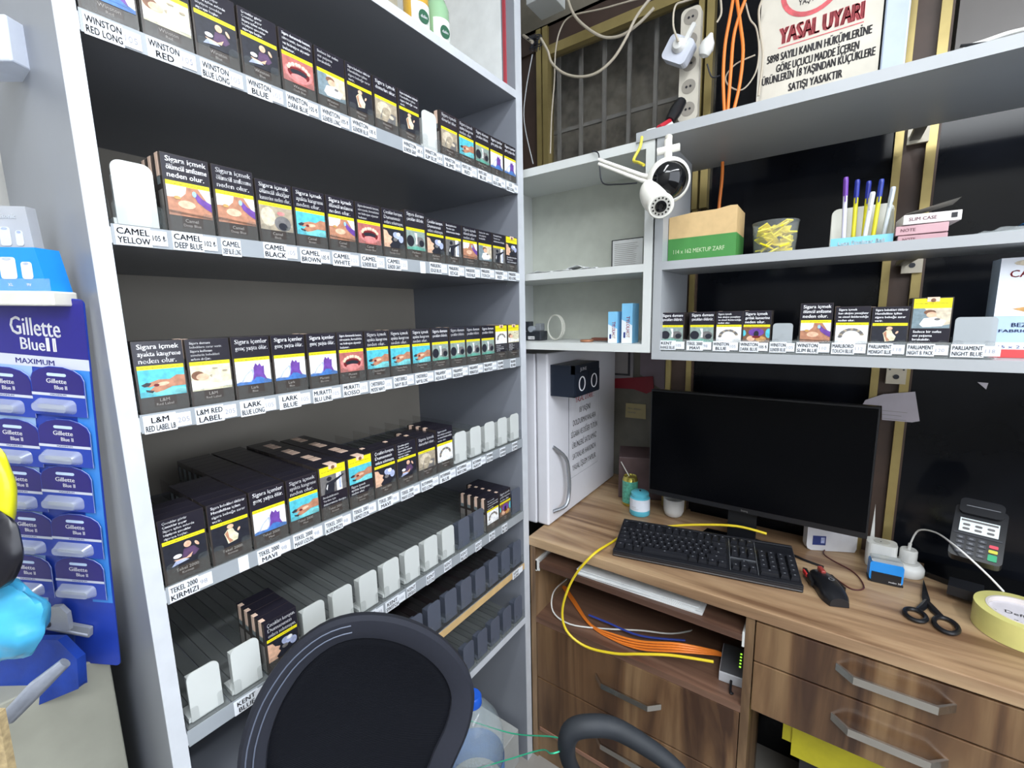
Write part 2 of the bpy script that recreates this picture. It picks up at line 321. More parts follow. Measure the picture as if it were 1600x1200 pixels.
ART = {
 'hand': [(cyan, None), (pc('teal_dish', (120, 200, 204)), ell(.65, .15, .45, .14)), (skin, [(1, .32), (1, .72), (.82, .74), (.66, .60), (.42, .62), (.2, .52), (.1, .42), (.2, .36), (.33, .40), (.2, .24), (.34, .15), (.5, .2), (.7, .32)]),
   (pc('blackened', (50, 52, 60)), [(.04, .46), (.16, .54), (.26, .5), (.2, .40), (.1, .38)]), (pc('blackened', (50, 52, 60)), [(.12, .28), (.3, .22), (.26, .14), (.14, .2)]), (skinl, ell(.5, .45, .14, .07, rot=10)), (red, ell(.36, .42, .06, .05))],
 'mouth': [(gum, None), (pink, ell(.5, .45, .46, .40)), (red, ell(.5, .42, .36, .26)), (dk, ell(.5, .46, .28, .12)), (pink, ell(.5, .28, .26, .12))] + [(cream, ell(.5 + .34 * math.cos(a), .52 + .26 * math.sin(a), .055, .075)) for a in [math.radians(t) for t in (15, 40, 62, 84, 100, 122, 146, 168)]],
 'feet': [(wh, None), (blu, [(0, 0), (1, 0), (1, .12), (.75, .25), (.1, .14), (0, .1)]), (lav, [(.12, .12), (.24, .4), (.45, .66), (.52, .6), (.5, .3), (.4, .1)]), (wh, [(.18, .14), (.3, .42), (.44, .58), (.46, .3), (.36, .12)]),
   (pur, [(.45, .15), (.5, .45), (.5, .7), (.57, .9), (.63, .78), (.69, .88), (.74, .74), (.81, .76), (.80, .4), (.88, .15)]), (blu, [(.44, .12), (.56, .3), (.7, .28), (.9, .12)])],
 'baby': [(cream, None), (brn, ell(.17, .6, .16, .18)), (skinl, ell(.28, .54, .16, .14)), (wh, [(.0, .42), (.3, .36), (.7, .22), (1, .3), (1, .1), (0, .05)]), (bg, [(.45, .58), (.5, .48), (.52, .62)]), (bg, ell(.85, .72, .07, .04)), (bg, ell(.6, .85, .08, .03))],
 'mother': [(dk, None), (skinl, ell(.56, .78, .09, .13)), (pc('plum', (84, 62, 92)), [(.4, .3), (.46, .62), (.7, .64), (.82, .4), (.7, .25)]), (skinl, ell(.78, .7, .04, .11, rot=20)), (skinl, [(.2, .3), (.5, .26), (.66, .4), (.6, .22), (.3, .2)]), (wh, ell(.3, .42, .1, .08)), (lav, [(.14, .06), (.24, .24), (.46, .24), (.56, .16)])],
 'pregnant': [(dk, None), (skinl, ell(.5, .86, .09, .1)), (cream, [(.42, .76), (.56, .76), (.6, .6), (.7, .42), (.66, .2), (.4, .14), (.36, .4), (.32, .6)]), (skin, [(.34, .6), (.42, .72), (.44, .4), (.54, .2), (.44, .16)]), (skinl, ell(.72, .64, .035, .08, rot=-20))],
 'chest': [(skin, None), (wh, [(0, 1), (.45, 1), (.42, .78), (.3, .62), (0, .6)]), (wh, [(.72, 1), (1, 1), (1, .4), (.86, .7)]), (pur, [(.6, .8), (.68, .55), (.86, .36), (1, .26), (1, .55), (.8, .68), (.68, .85)]), (pc('light_blue', (150, 190, 220)), ell(.62, .8, .05, .1)),
   (skinl, ell(.42, .4, .2, .14)), (gold, ell(.22, .6, .08, .06)), (brn, [(0, .1), (1, .02), (1, .08), (0, .16)]), (skinl, ell(.42, .44, .06, .05))],
 'lungs': [(gg, None), (dk, ell(.2, .45, .2, .3)), (gr, ell(.72, .45, .24, .28)), (dk, ell(.8, .38, .14, .18)), (wh, [(.42, .9), (.5, .6), (.46, .3), (.56, .3), (.56, .9)]), (teal, [(0, 0), (1, 0), (1, .12), (.5, .2), (0, .1)])],
 'beige': [(bg, None), (bgl, ell(.4, .6, .32, .34)), (bg, ell(.5, .5, .2, .2)), (gr, [(.55, .1), (.72, .5), (.95, .45), (.9, 0), (.5, 0)]), (bgl, ell(.72, .3, .12, .09)), (gr, [(.2, .1), (.3, .5), (.33, .5), (.24, .1)])],
 'greylung': [(bg, None), (bgl, ell(.25, .55, .22, .4)), (gr, ell(.68, .32, .26, .32)), (dk, ell(.68, .2, .14, .16)), (pink, ell(.64, .74, .12, .08))],
 'smoke': [(dk, None), (skinl, [(0, 0), (0, .9), (.16, .86), (.24, .66), (.4, .56), (.34, .42), (.4, .3), (.26, .12), (.3, 0)]), (lav, ell(.62, .66, .16, .2, rot=30)), (lav, ell(.84, .5, .12, .2)), (wh, ell(.72, .74, .1, .1)), (gr, ell(.55, .44, .1, .1))],
 'blackman': [(gr, None), (wh, [(.62, 0), (.62, 1), (.82, 1), (.84, 0)]), (lav, [(.72, .1), (.72, .9), (.8, .9), (.8, .1)]), (dk, ell(.34, .8, .1, .12)), (dk, [(.12, 0), (.22, .6), (.46, .66), (.9, .86), (.92, .8), (.54, .5), (.5, 0)]), (wh, [(.2, .3), (.26, .5), (.28, .5), (.24, .2)])],
 'oldman': [(pc('blue_grey', (120, 138, 146)), None), (bgl, [(.3, 1), (1, 1), (1, .2), (.7, .1)]), (brn, ell(.45, .8, .16, .12)), (skinl, ell(.5, .68, .14, .14)), (wh, [(.2, .2), (.3, .5), (.6, .56), (.9, .36), (.8, .1), (.3, .06)]), (gr, ell(.66, .45, .08, .06))],
 'ring': [(wh, None)] + [(gr if i % 3 else bg, ell(.5 + .34 * math.cos(a), .36 + .42 * math.sin(a), .07, .07, 8)) for i, a in enumerate([math.radians(20 + t * 12) for t in range(14)])],
 'mask': [(brn, None), (cyan, ell(.96, .6, .12, .3)), (cyan, ell(.03, .6, .08, .2)), (pur, ell(.5, .66, .3, .26)), (dk, ell(.5, .55, .1, .2)), (skinl, ell(.3, .25, .16, .18)), (gold, ell(.68, .22, .2, .18)), (red, ell(.5, .36, .16, .08))],
}
TX = {
 'hand': (['Sigara içmek', 'ayakta kangrene', 'neden olur.'], 1), 'chest': (['Sigara içmek', 'ölümcül amfizeme', 'neden olur.'], 1), 'feet': (['Sigara içenler', 'genç yaşta ölür.'], 1),
 'baby': (['Sigara dumanı', 'bebeklere zarar verir.', 'Sigara kullanan', 'annelerin bebekleri', 'erken doğar.'], 0), 'mother': (['Çocuklar görür', 'Çocuklar yapar', 'Sigara içilen evlerde', 'büyüyen çocuklar', 'sigaraya başlar.'], 0),
 'pregnant': (['Sigara bebekleri öldürür', 'Hamilelikte içilen', 'sigara bebeğe zarar', 'verir.'], 0), 'mouth': (['Sigara dumanında benzen,', 'nitrozamin, formaldehit', 've hidrojen siyanür', 'bulunur.'], 0),
 'lungs': (['Sigara dumanı', 'çocukları öldürür.'], 1), 'beige': (['Sigara içmek', 'damarları tıkar.'], 1), 'greylung': (['Sigara içmek', 'ölümcül akciğer', 'kanserine neden olur.'], 1),
 'smoke': (['Çocukları koruyun.', 'Dumanınızı', 'onlara solutmayın.'], 1), 'blackman': (['Bırakabilirsiniz', 'Yardım için', 'doktorunuza danışın.'], 0), 'oldman': (['Sadece bir nefes', 'sizi yaşama', 'bırakabilir.'], 0),
 'ring': (['Sigara içmek', 'kan akışını yavaşlatır', 've cinsel iktidarsızlığa', 'neden olur.'], 0), 'mask': (['Sigara içmek', 'gırtlak kanserine', 'neden olur.'], 1)}
PD = 0.022
def pack_mesh(art, h=0.090, top=False, w=0.0535, brand=('', '')):
    key = (art, h, top, w, brand)
    if key in C: return C[key]
    b = MB(); b.box(0, w, 0, h, -PD, 0, packb)
    b.box(0.0, w, h * 0.999, h + 0.0002, -PD, 0.0, packw)
    e = 0.0003
    def q(x0, x1, y0, y1, m, l=1): b.poly([(x0, y0), (x1, y0), (x1, y1), (x0, y1)], m, e * l)
    lines, big = TX[art]
    if not top:
        ty0, ty1, yy0, yy1, py0, py1 = h * .66, h, h * .61, h * .665, h * .23, h * .61
    else:
        yy0, yy1, py0, py1, ty0, ty1 = h * .82, h * .985, h * .48, h * .82, h * .24, h * .48
    q(0.0005, w - .0005, ty0, ty1 - .0005, packw); q(.0022, w - .0018, yy0, yy1, packy, 2)
    ym = yy0 + .25 * (yy1 - yy0)
    b.text('Yasal uyarı: sigara içmek ölüme neden olur', w * .08, (yy0 + yy1) / 2 - .0008, .0016, packb, e * 3, exactw=w * .8, bold=False)
    n = len(lines); avail = (ty1 - ty0) - .004; lh = min(avail / n, .0092 if big else .0068); y = ty1 - .0025 - lh * .78
    for i, L in enumerate(lines):
        b.text(L, w * .09, y, lh * (.70 if big else .6), wtext, e * 3, maxw=w * .85); y -= lh
    X0, X1 = .0022, w - .0018
    for i, (m, pts) in enumerate(ART[art]):
        if pts is None: q(X0, X1, py0, py1, m, 2)
        else: b.poly([(X0 + (X1 - X0) * min(1, max(0, p[0])), py0 + (py1 - py0) * min(1, max(0, p[1]))) for p in pts], m, e * (2.3 + .25 * i))
    if brand[0]:
        yb = (ty0 if top else py0)
        b.text(brand[0], w / 2, h * .155, .0042, gtext, e * 2, align='c', maxw=w * .6, bold=False); b.text(brand[1], w / 2, h * .10, .0034, gtext, e * 2, align='c', maxw=w * .7, bold=False)
    # side print
    b.poly([(0.0 - .0002, h * .62, -PD * .8), (-.0002, h * .62, -PD * .3), (-.0002, h * .9, -PD * .3), (-.0002, h * .9, -PD * .8)][::-1], M('side_label', (120, 130, 132), 0.4, var=0))
    b.poly([(-.0002, h * .04, -PD * .85), (-.0002, h * .04, -PD * .15), (-.0002, h * .55, -PD * .15), (-.0002, h * .55, -PD * .85)][::-1], M('side_text_block', (132, 128, 124), 0.4, var=0.15, scale=900))
    o = b.build('cigarette_pack', world=1, origin=(0, 0, 0)); me = o.data; bpy.data.objects.remove(o)
    s = MB(); 
    if top: s.box(w * .36, w * .66, h + .0003, h + .0007, -PD * .8, .0006, stampm); s.box(w * .36, w * .66, h * .93, h + .0007, .0010, .0013, stampm); s.lathe([(.0033, 0), (.0033, .0002)], (w * .51, h * .955, .0014), brn, 12)
    else: s.box(-.0007, -.0003, h * .72, h + .0006, -PD * .7, -PD * .3, stampm); s.box(-.0006, w * .12, h + .0003, h + .0006, -PD * .7, -PD * .3, stampm)
    so = s.build('tax_stamp', world=1, origin=(0, 0, 0)); sm = so.data; bpy.data.objects.remove(so)
    C[key] = (me, sm); return C[key]
def place_pack(mat, art, label, group, stamp=True, **k):
    me, sm = pack_mesh(art, **k)
    o = bpy.data.objects.new('cigarette_pack', me); col.objects.link(o); o.matrix_world = mat; tag(o, label, 'cigarette pack', group)
    if stamp:
        s = bpy.data.objects.new('tax_stamp', sm); col.objects.link(s); s.parent = o
    return o
PIC = {'hand': 'hand picture', 'mouth': 'open mouth picture', 'feet': 'purple feet picture', 'baby': 'sleeping baby picture', 'mother': 'mother picture', 'pregnant': 'pregnant woman picture', 'chest': 'bare chest picture',
 'lungs': 'grey lungs picture', 'beige': 'beige clouded picture', 'greylung': 'brown lung picture', 'smoke': 'face and smoke picture', 'blackman': 'dark figure picture', 'oldman': 'old man picture', 'ring': 'grey arc picture', 'mask': 'throat close-up picture'}
NTH = ['first', 'second', 'third', 'fourth', 'fifth', 'sixth', 'seventh', 'eighth', 'ninth', 'tenth', 'eleventh', 'twelfth', 'thirteenth', 'fourteenth', 'fifteenth', 'sixteenth', 'seventeenth']
RX = (0, 1, 0); UZ = (0, 0, 1)
# one clear pusher tray: base, divider, front lip, pusher; local x along the shelf, y up, z toward the customer
def tray_parts(base, pad, pos, blockm, L=0.385, P=PITCH):
    b = MB(); b.box(.001, P - .001, 0, .0016, -L, 0, base); b.box(.018, .021, .0016, .004, -L, -.01, base); b.box(P - .021, P - .018, .0016, .004, -L, -.01, base)
    bm = b.build('tray_base', world=1, origin=(0, 0, 0))
    b = MB(); b.prism([(0, 0), (0, .030), (-.010, .036), (-L, .036), (-L, 0)], 0, .001, lipm)
    dv = b.build('divider', world=1, origin=(0, 0, 0)); 
    for v in dv.data.vertices: x, y, z = v.co; v.co = (z, y, x)
    b = MB(); b.prism(rrect(.003, .016, 0, .030, .004, 3, bot=False), 0, .0014, lipm); b.prism(rrect(P - .016, P - .003, 0, .030, .004, 3, bot=False), 0, .0014, lipm); b.box(.016, P - .016, 0, .010, 0, .0014, lipm)
    lp = b.build('front_lip', world=1, origin=(0, 0, 0))
    b = MB(); w0 = (P - .040) / 2
    b.prism(rrect(w0, w0 + .040, .005, .078, .010, 5, bot=False), pos - .002, pos, pad); b.box(w0 + .004, w0 + .030, .005, .064, pos - .022, pos - .002, blockm); b.box(w0 - .003, w0 + .012, .005, .012, pos - .03, pos - .002, blockm)
    ps = b.build('pusher', world=1, origin=(0, 0, 0), bevel=.0008)
    return [bm, dv, lp, ps]
PROTO = {}
def tray(mat, kind, label, group, pusher=True, P=PITCH):
    if (kind, P) not in PROTO:
        a = {'white': (cleart, paddle), 'dark': (darktray, darkpaddle), 'slate': (cleart, darkpaddle)}[kind]
        PROTO[(kind, P)] = [(o.name.split('.')[0], o.data, [m for m in o.modifiers]) for o in tray_parts(a[0], a[1], -.004, a[1], P=P)]
        for nm, d, _ in PROTO[(kind, P)]: pass
        for o in list(col.objects):
            if o.name.split('.')[0] in ('tray_base', 'divider', 'front_lip', 'pusher') and o.parent is None: bpy.data.objects.remove(o)
    t = bpy.data.objects.new('pusher_tray', None); col.objects.link(t); t.matrix_world = mat; t.empty_display_size = .03; tag(t, label, 'display tray', group)
    for nm, d, _ in PROTO[(kind, P)]:
        if nm == 'pusher' and not pusher: continue
        o = bpy.data.objects.new(nm, d); col.objects.link(o); o.parent = t
    return t
def price_tag(o, r, w, h, lines, price, label, group, dy=0.0, rot=0.0):
    fm = frame(o, r, UZ); b = MB(fm @ Matrix.Rotation(rot, 4, 'Z'))
    b.box(0, w * .68, 0, h, 0, .0005, tagw)
    if price is not None: b.box(w * .66, w, h * .12, h * .9, .0001, .0009, tagw)
    n = len(lines)
    for i, L in enumerate(lines):
        if L: b.text(L, w * .34, h * (.56 - .45 * i if n > 1 else .3), h * .33, ink, .0012, align='c', maxw=w * .62)
    if price: b.text(price, w * .70, h * .36, h * .30, ink if price.endswith('₺') else faint, .0014, maxw=w * .27, bold=price.endswith('₺'))
    return tag(b.build('price_tag', origin=o), label, 'price tag', group)

ROWS = {
 'B': [('feet', 'Winston', 'Red'), ('baby', 'Winston', 'Red'), ('mother', 'Winston', 'Blue'), ('mother', 'Winston', 'Blue'), ('mouth', 'Winston', 'Dark Blue'), ('oldman', 'Winston', 'Slender'), ('pregnant', 'Winston', 'Slender'), ('beige', 'Winston', 'Slims'), ('pregnant', 'Winston', 'Slender'), None,
       ('beige', 'Winston', 'Slim'), ('hand', 'Monte Carlo', 'Red'), ('lungs', 'Monte Carlo', 'Blue'), ('feet', 'LD', 'Blue'), ('feet', 'LD', 'Red')],
 'C': [None, ('chest', 'Camel', 'Deep Blue'), ('chest', 'Camel', 'Deep Blue'), ('greylung', 'Camel', 'Black'), ('hand', 'Camel', 'Brown'), ('chest', 'Camel', 'White'), ('mouth', 'Camel', 'Slender Blue'), ('smoke', 'Camel', 'Slender Gray'), ('lungs', 'Marlboro', 'Edge'), ('smoke', 'Marlboro', 'Edge Blue'),
       ('blackman', 'Marlboro', 'Edge'), ('chest', 'Marlboro', 'Touch Blue'), ('oldman', 'Marlboro', 'Touch'), ('blackman', 'Marlboro', 'Red'), ('smoke', 'Marlboro', 'Red')],
 'D': [('hand', 'L&M', 'Red Label'), ('baby', 'L&M', 'Red Label'), ('feet', 'Lark', 'Blue'), ('feet', 'Lark', 'Blue'), ('feet', 'Muratti', 'Blu Line'), ('mouth', 'Muratti', 'Rosso'), ('hand', 'Chesterfield', 'Navy'), ('hand', 'Chesterfield', 'Navy Blue'), ('hand', 'Chesterfield', 'Navy'),
       ('lungs', 'Parliament', 'Aqua Blue'), ('lungs', 'Parliament', 'Reserve'), ('lungs', 'Parliament', 'Midnight'), ('lungs', 'Parliament', 'Night Blue'), ('ring', 'Parliament', 'Slims'), ('baby', 'Parliament', 'Silver')],
 'E': [('mother', 'Tekel 2000', 'Kırmızı'), ('pregnant', 'Tekel 2000', 'Kırmızı'), ('feet', 'Tekel 2000', 'Mavi'), ('hand', 'Tekel 2000', 'Mavi'), ('blackman', 'Tekel 2001', 'Kırmızı'), ('hand', 'Tekel 2001', 'Kırmızı'), ('smoke', 'Tekel 2001', 'Mavi'), ('mother', 'Tekel 2001', 'Mavi'),
       ('beige', 'Tekel 2001', 'Mavi'), ('ring', 'Rothmans', 'Blue'), None, None, None, None, None],
 'F': [None, None, ('smoke', 'Kent', 'Blue'), None, None, None, None, None, None, None, 'slate', 'slate', ('ring', 'Kent', 'Switch'), ('mask', 'Kent', 'Dark'), 'slate'],
}
TOPS = {('C', 14), ('D', 13), ('D', 14), ('E', 4), ('E', 5)}
TAGS = {
 'B': [('WINSTON', 'RED LONG', '105'), ('WINSTON', 'RED', '105'), ('WINSTON', 'BLUE LONG', '105'), ('WINSTON', 'BLUE', '105'), ('WINSTON', 'DARK BLUE', '105 ₺'), ('WINSTON', 'SLENDER LONG', '105 ₺'), ('WINSTON', 'SLENDER BLUE', '105 ₺'), None, ('WINSTON', 'SLENDER GRAY', '105 ₺'), ('WINSTON', 'SLIM BLUE', '110 ₺'),
       ('WINSTON', 'SLIMS', '105 ₺'), ('MONTE CARLO', 'RED', '102'), ('MONTE CARLO', 'BLUE', '102'), ('LD', 'BLUE LONG', '98'), ('LD', 'RED LONG', '98')],
 'C': [('CAMEL', 'YELLOW', '105 ₺'), ('CAMEL', 'DEEP BLUE', '102 ₺'), ('CAMEL', 'DEEP BLUE LONG', None), ('CAMEL', 'BLACK', '105'), ('CAMEL', 'BROWN', '105 ₺'), ('CAMEL', 'WHITE', '105'), ('CAMEL', 'SLENDER BLUE', '105'), ('CAMEL', 'SLENDER GRAY', '105'), ('', '', None), ('MARLBORO', 'EDGE BLUE', '110'),
       ('MARLBORO', 'EDGE', '110'), ('MARLBORO', 'TOUCH BLUE', '112'), ('MARLBORO', 'TOUCH', '112'), ('MARLBORO', 'RED', '115'), ('MARLBORO', 'RED LONG', '115')],
 'D': [('L&M', 'RED LABEL LB', '205'), ('L&M RED', 'LABEL', '205'), ('LARK', 'BLUE LONG', '105'), ('LARK', 'BLUE', '105'), ('MURATTI', 'BLU LINE', '105'), ('MURATTI', 'ROSSO', '105'), ('CHESTERFIELD', 'MODE NAVY', '105'), ('CHESTERFIELD', 'NAVY BLUE', '105'), ('CHESTERFIELD', 'NAVY BL LONG', '105'),
       ('PARLIAMENT', 'AQUA BLUE', '118'), ('PARLIAMENT', 'RESERVE', '118'), ('PARLIAMENT', 'MIDNIGHT BLUE', '118'), ('PARLIAMENT', 'NIGHT BLUE', '118'), ('PARLIAMENT', 'SLIMS', None), ('PARLIAMENT', 'SILVER', None)],
 'E': [('TEKEL 2000', 'KIRMIZI', '98'), ('', '', None), ('TEKEL 2000', 'MAVI', '98'), ('TEKEL 2000', 'MAVI UZUN', '98'), ('TEKEL 2001', 'KIRMIZI', '98'), ('TEKEL 2001', 'KIRMIZI UZUN', '98'), ('TEKEL 2001', 'MAVI', '98'), ('TEKEL 2001', 'MAVI UZUN', '98'), ('ROTHMANS', 'RED LONG', '100'), ('ROTHMANS', 'BLUE', '100'),
       ('ROTHMANS', 'NAVY LONG', '100'), ('ROTHMANS', 'NAVY', '100'), ('ROTHMANS', 'BLUE LONG', None), ('ROTHMANS', 'SLIM RED', None), ('ROTHMANS', 'SLIMS', None)],
 'F': [None, ('KENT', 'BLUE', '105'), None, None, ('KENT', 'D RANGE BLUE', '105'), ('KENT', 'D RANGE GRAY', '105'), ('KENT', 'SWITCH', '105'), ('KENT', 'SLIMS BLACK', None), ('KENT', 'BLUE LONG', None), ('KENT', 'WHITE', None), ('KENT', 'BLUE', None), ('KENT', 'SWITCH', None), ('PALL MALL', 'RED', None), ('PALL MALL', 'BLUE', None), None],
}
EDEPTH = [3, 6, 12, 12, 11, 10, 2, 2, 3, 4]
for k, row in ROWS.items():
    z = SH[k]
    for i, it in enumerate(row):
        u = U0 + i * PITCH; fm = frame((0, u, z + .0205), RX, UZ); side = 'from the left'
        n = NTH[i]; pk = isinstance(it, tuple)
        tr = fm @ Matrix.Translation((0, 0, -.0025))
        jitter = random.uniform(-.0006, .0006)
        kind = 'slate' if it == 'slate' else 'white'
        tray(tr, kind, ('clear tray holding packs, %s from the left on the %s cigarette shelf' if pk else 'empty clear tray with %s pusher, %s from the left on the %s cigarette shelf' % (kind, '%s', '%s')) % (n, ORD[k]), 'pusher trays on the %s cigarette shelf' % ORD[k], pusher=not pk)
        if pk:
            nb = {'B': 2, 'C': 2, 'D': 2, 'E': EDEPTH[i] if k == 'E' else 0, 'F': 4}[k]
            if (k, i) == ('F', 13): nb = 5
            if (k, i) == ('C', 1): nb = 4
            tp = (k, i) in TOPS
            for j in range(nb):
                hh = 0.090
                if k == 'C' and i in (1, 2, 8): hh = .096
                if k == 'E' and i >= 4: hh = .094
                if (k, i) == ('E', 9): hh = .098
                lift = .0018 if not (k == 'F' and i in (12, 13)) else .0018
                dz = -.0045 - j * (PD + .0012) - (0.0 if j == 0 else random.uniform(0, .0006))
                if k == 'C' and i == 1 and j >= 3: pass
                m = fm @ Matrix.Translation((.0013 + jitter + (random.uniform(-.0003, .0003) if j else 0), lift, dz))
                lab = ('black pack with %s, %s from the left on the %s cigarette shelf' % (PIC[it[0]], n, ORD[k])) if j == 0 else \
                      'black pack %s behind %s pack, %s from left, %s shelf' % (['', 'directly', 'second', 'third', 'fourth', 'fifth', 'sixth', 'seventh', 'eighth', 'ninth', 'tenth', 'eleventh', 'twelfth', 'thirteenth'][j], PIC[it[0]], n, ORD[k])
                place_pack(m, it[0], lab, 'cigarette packs on the %s shelf' % ORD[k], stamp=((tp and j % 3 != 1) or k in 'F' or (k == 'C' and i == 1) or (k == 'E' and i > 5 and j > 0) or (k != 'E' and i % 3 == 1)), h=hh, top=tp, brand=(it[1], it[2]), w=.0525)
        t = TAGS[k][i]
        if t:
            wd_ = .050 if t[2] else .036
            if t[0] == '': wd_ = .022
            o = (.0024, u + (.001 if t[0] else .03), z + random.uniform(-.0015, .001))
            price_tag(o, RX, wd_ if t[0] else .02, .0225, [t[0], t[1]], t[2], 'white price tag, %s from the left on the %s cigarette shelf edge' % (n, ORD[k]), 'price tags on the %s cigarette shelf' % ORD[k])
# dark trays lower down
for k, r in (('G', range(5, 15)), ('H', range(8, 15))):
    for i in r:
        fm = frame((-.003, U0 + i * PITCH, SH[k] + .0205), RX, UZ)
        tray(fm, 'dark' if k == 'G' else 'slate', 'empty tray with slate grey pusher plate, %s from the left on the %s cigarette shelf' % (NTH[i], ORD[k]), 'pusher trays on the %s cigarette shelf' % ORD[k])
for k, i in (('G', 14), ):
    price_tag((.0024, U0 + i * PITCH - .01, SH[k]), RX, .05, .0225, ['KENT', 'SLIMS'], '', 'white paper price tag stuck on the right end of the raw wooden shelf edge', None)
# cologne bottles on the top
for px, liq, capc, nm in ((652, (216, 170, 60), (30, 30, 34), 'amber'), (684, (150, 190, 150), (24, 24, 30), 'pale green')):
    p = at('x', -.05, px, 55); z = 1.9575
    t = thing('cologne_bottle', '%s cologne bottle with white round-logo label on top of the cabinet' % nm, 'bottle', (-.05, p.y, z), 'cologne bottles on top of the cabinet')
    MB().lathe([(.024, 0), (.026, .006), (.026, .085), (.018, .105), (.010, .112), (.010, .12)], (-.05, p.y, z), M('liquid_' + nm.replace(' ', '_'), liq, .08, alpha=.85, var=0)).build('bottle_body', t, smooth=True)
    MB().lathe([(.013, .112), (.013, .150)], (-.05, p.y, z), M('bottle_cap_black', capc, .3)).build('cap', t, smooth=True)
    b = MB(); vs = []; 
    a = [math.radians(-65 + i * 13) for i in range(9)]
    pts = [(-.05 + .0264 * math.cos(x), p.y + .0264 * math.sin(x)) for x in a]
    b.add([(x, y, z + .012) for x, y in pts] + [(x, y, z + .062) for x, y in pts], [(i, i + 1, 10 + i - 0, 9 + i) for i in range(8)], M('label_white', (226, 232, 224), .4))
    fm = frame((-.05 + .0269 * math.cos(-.2), p.y + .0269 * math.sin(-.2), z + .036), (math.sin(.2), math.cos(.2), 0), UZ); b.M = fm
    b.poly(ell(0, 0, .012, .013), M('label_green', (40, 90, 66), .4), .0004); b.text('dalin', 0, -.003, .006, wtext, .001, align='c', maxw=.018)
    b.build('label', t)

# ---------------------------------------------------------------- wall shelf units on the far wall
RXX = (1, 0, 0)
YF = 1.04
t = thing('wall_shelf_unit', 'small white open wall shelf unit above the mini fridge', 'shelf unit', (.12, 1.13, 1.304))
b = MB(); b.box(.322, .3415, YF, 1.225, 1.304, 1.800, white); b.build('side_panel', t)
b = MB(); b.box(-.12, -.10, YF, 1.225, 1.304, 1.780, white); b.build('side_panel', t)
b = MB(); b.box(-.12, .3415, 1.225, 1.233, 1.304, 1.780, M('pale_board', (190, 194, 184), .5)); b.build('back_panel', t)
for z0, z1 in ((1.304, 1.324), (1.492, 1.510), (1.760, 1.780)):
    b = MB(); b.box(-.10, .322, YF, 1.225, z0, z1, white); b.build('shelf', t)
t = thing('wall_shelf_unit', 'long grey wall shelf unit above the monitor', 'shelf unit', (.9, 1.15, 1.289))
b = MB(); b.box(.346, .3645, YF, 1.27, 1.289, 1.776, grey2); b.build('side_panel', t)
b = MB(); b.box(1.75, 1.768, YF, 1.27, 1.289, 1.776, grey2); b.build('side_panel', t)
b = MB(); b.box(.30, 1.80, YF - .004, 1.335, 1.776, 1.7965, grey2); b.build('top_board', t)
b = MB(); b.box(.3645, 1.75, YF, 1.22, 1.493, 1.5115, grey2); b.build('shelf', t)
b = MB(); b.box(.3645, 1.75, YF, 1.27, 1.289, 1.308, grey2); b.build('shelf', t)
for z in (1.776, 1.493, 1.289):
    b = MB(); b.box(.806, .826, {1.776: 1.3352, 1.493: 1.2202, 1.289: 1.2702}[z], YW - .021, z + .004, z + .014, M('bracket_steel', (120, 120, 118), .4, .5)); b.build('bracket_arm', t)
for py, lab in ((208, 'square cream bracket plate on the brown post under the top board'), (412, 'white bracket plate with a hole on the post above the packs'), (586, 'bracket plate on the post just below the lower shelf')):
    q = at('y', YW - .026, {208: 1435, 412: 1425, 586: 1400}[py], py); b = MB(); b.box(q.x - .019, q.x + .019, YW - .030, YW - .0205, q.z - .022, q.z + .022, M('socket_cream', (196, 188, 170), .5)); b.M = frame((q.x, YW - .0305, q.z), RXX, UZ) if 0 else Matrix.Translation((q.x, YW - .031, q.z)) @ Matrix.Rotation(PI / 2, 4, 'X'); b.lathe([(.006, 0), (.006, .001)], (0, -.004, 0), dk, 12); b.lathe([(.002, 0), (.002, .001)], (-.013, .014, 0), dk, 8); b.lathe([(.002, 0), (.002, .001)], (.013, .014, 0), dk, 8)
    tag(b.build('bracket_plate'), lab, 'bracket')
# packs on the lower shelf
RXX = (1, 0, 0); YP = 1.055; PZ = 1.3105
items = [(1031, 'lungs', ('KENT', 'D RANGE BLUE', '105'), 'Kent', 0), (1076, 'lungs', ('TEKEL 2000', 'MAVI', '98'), 'Tekel', 0), (1117, 'ring', ('WINSTON', 'BLUE', '105'), 'Winston', 0), (1159, 'mask', ('WINSTON', 'DARK BLUE', '105 ₺'), 'Winston', 0),
  (1206, None, ('WINSTON', 'SLENDER BLUE', '105'), '', 0), (1248, 'chest', ('WINSTON', 'SLIM BLUE', '110'), 'Winston', .098), (1303, 'ring', ('MARLBORO', 'TOUCH BLUE', '112'), 'Marlboro', .090), (1360, 'pregnant', ('PARLIAMENT', 'MIDNIGHT BLUE', '118'), 'Parliament', .088), (1421, 'oldman', ('PARLIAMENT', 'NIGHT B. PACK', '120'), 'Parliament', -.102), (1490, None, ('PARLIAMENT', 'NIGHT BLUE', '118'), '', 0)]
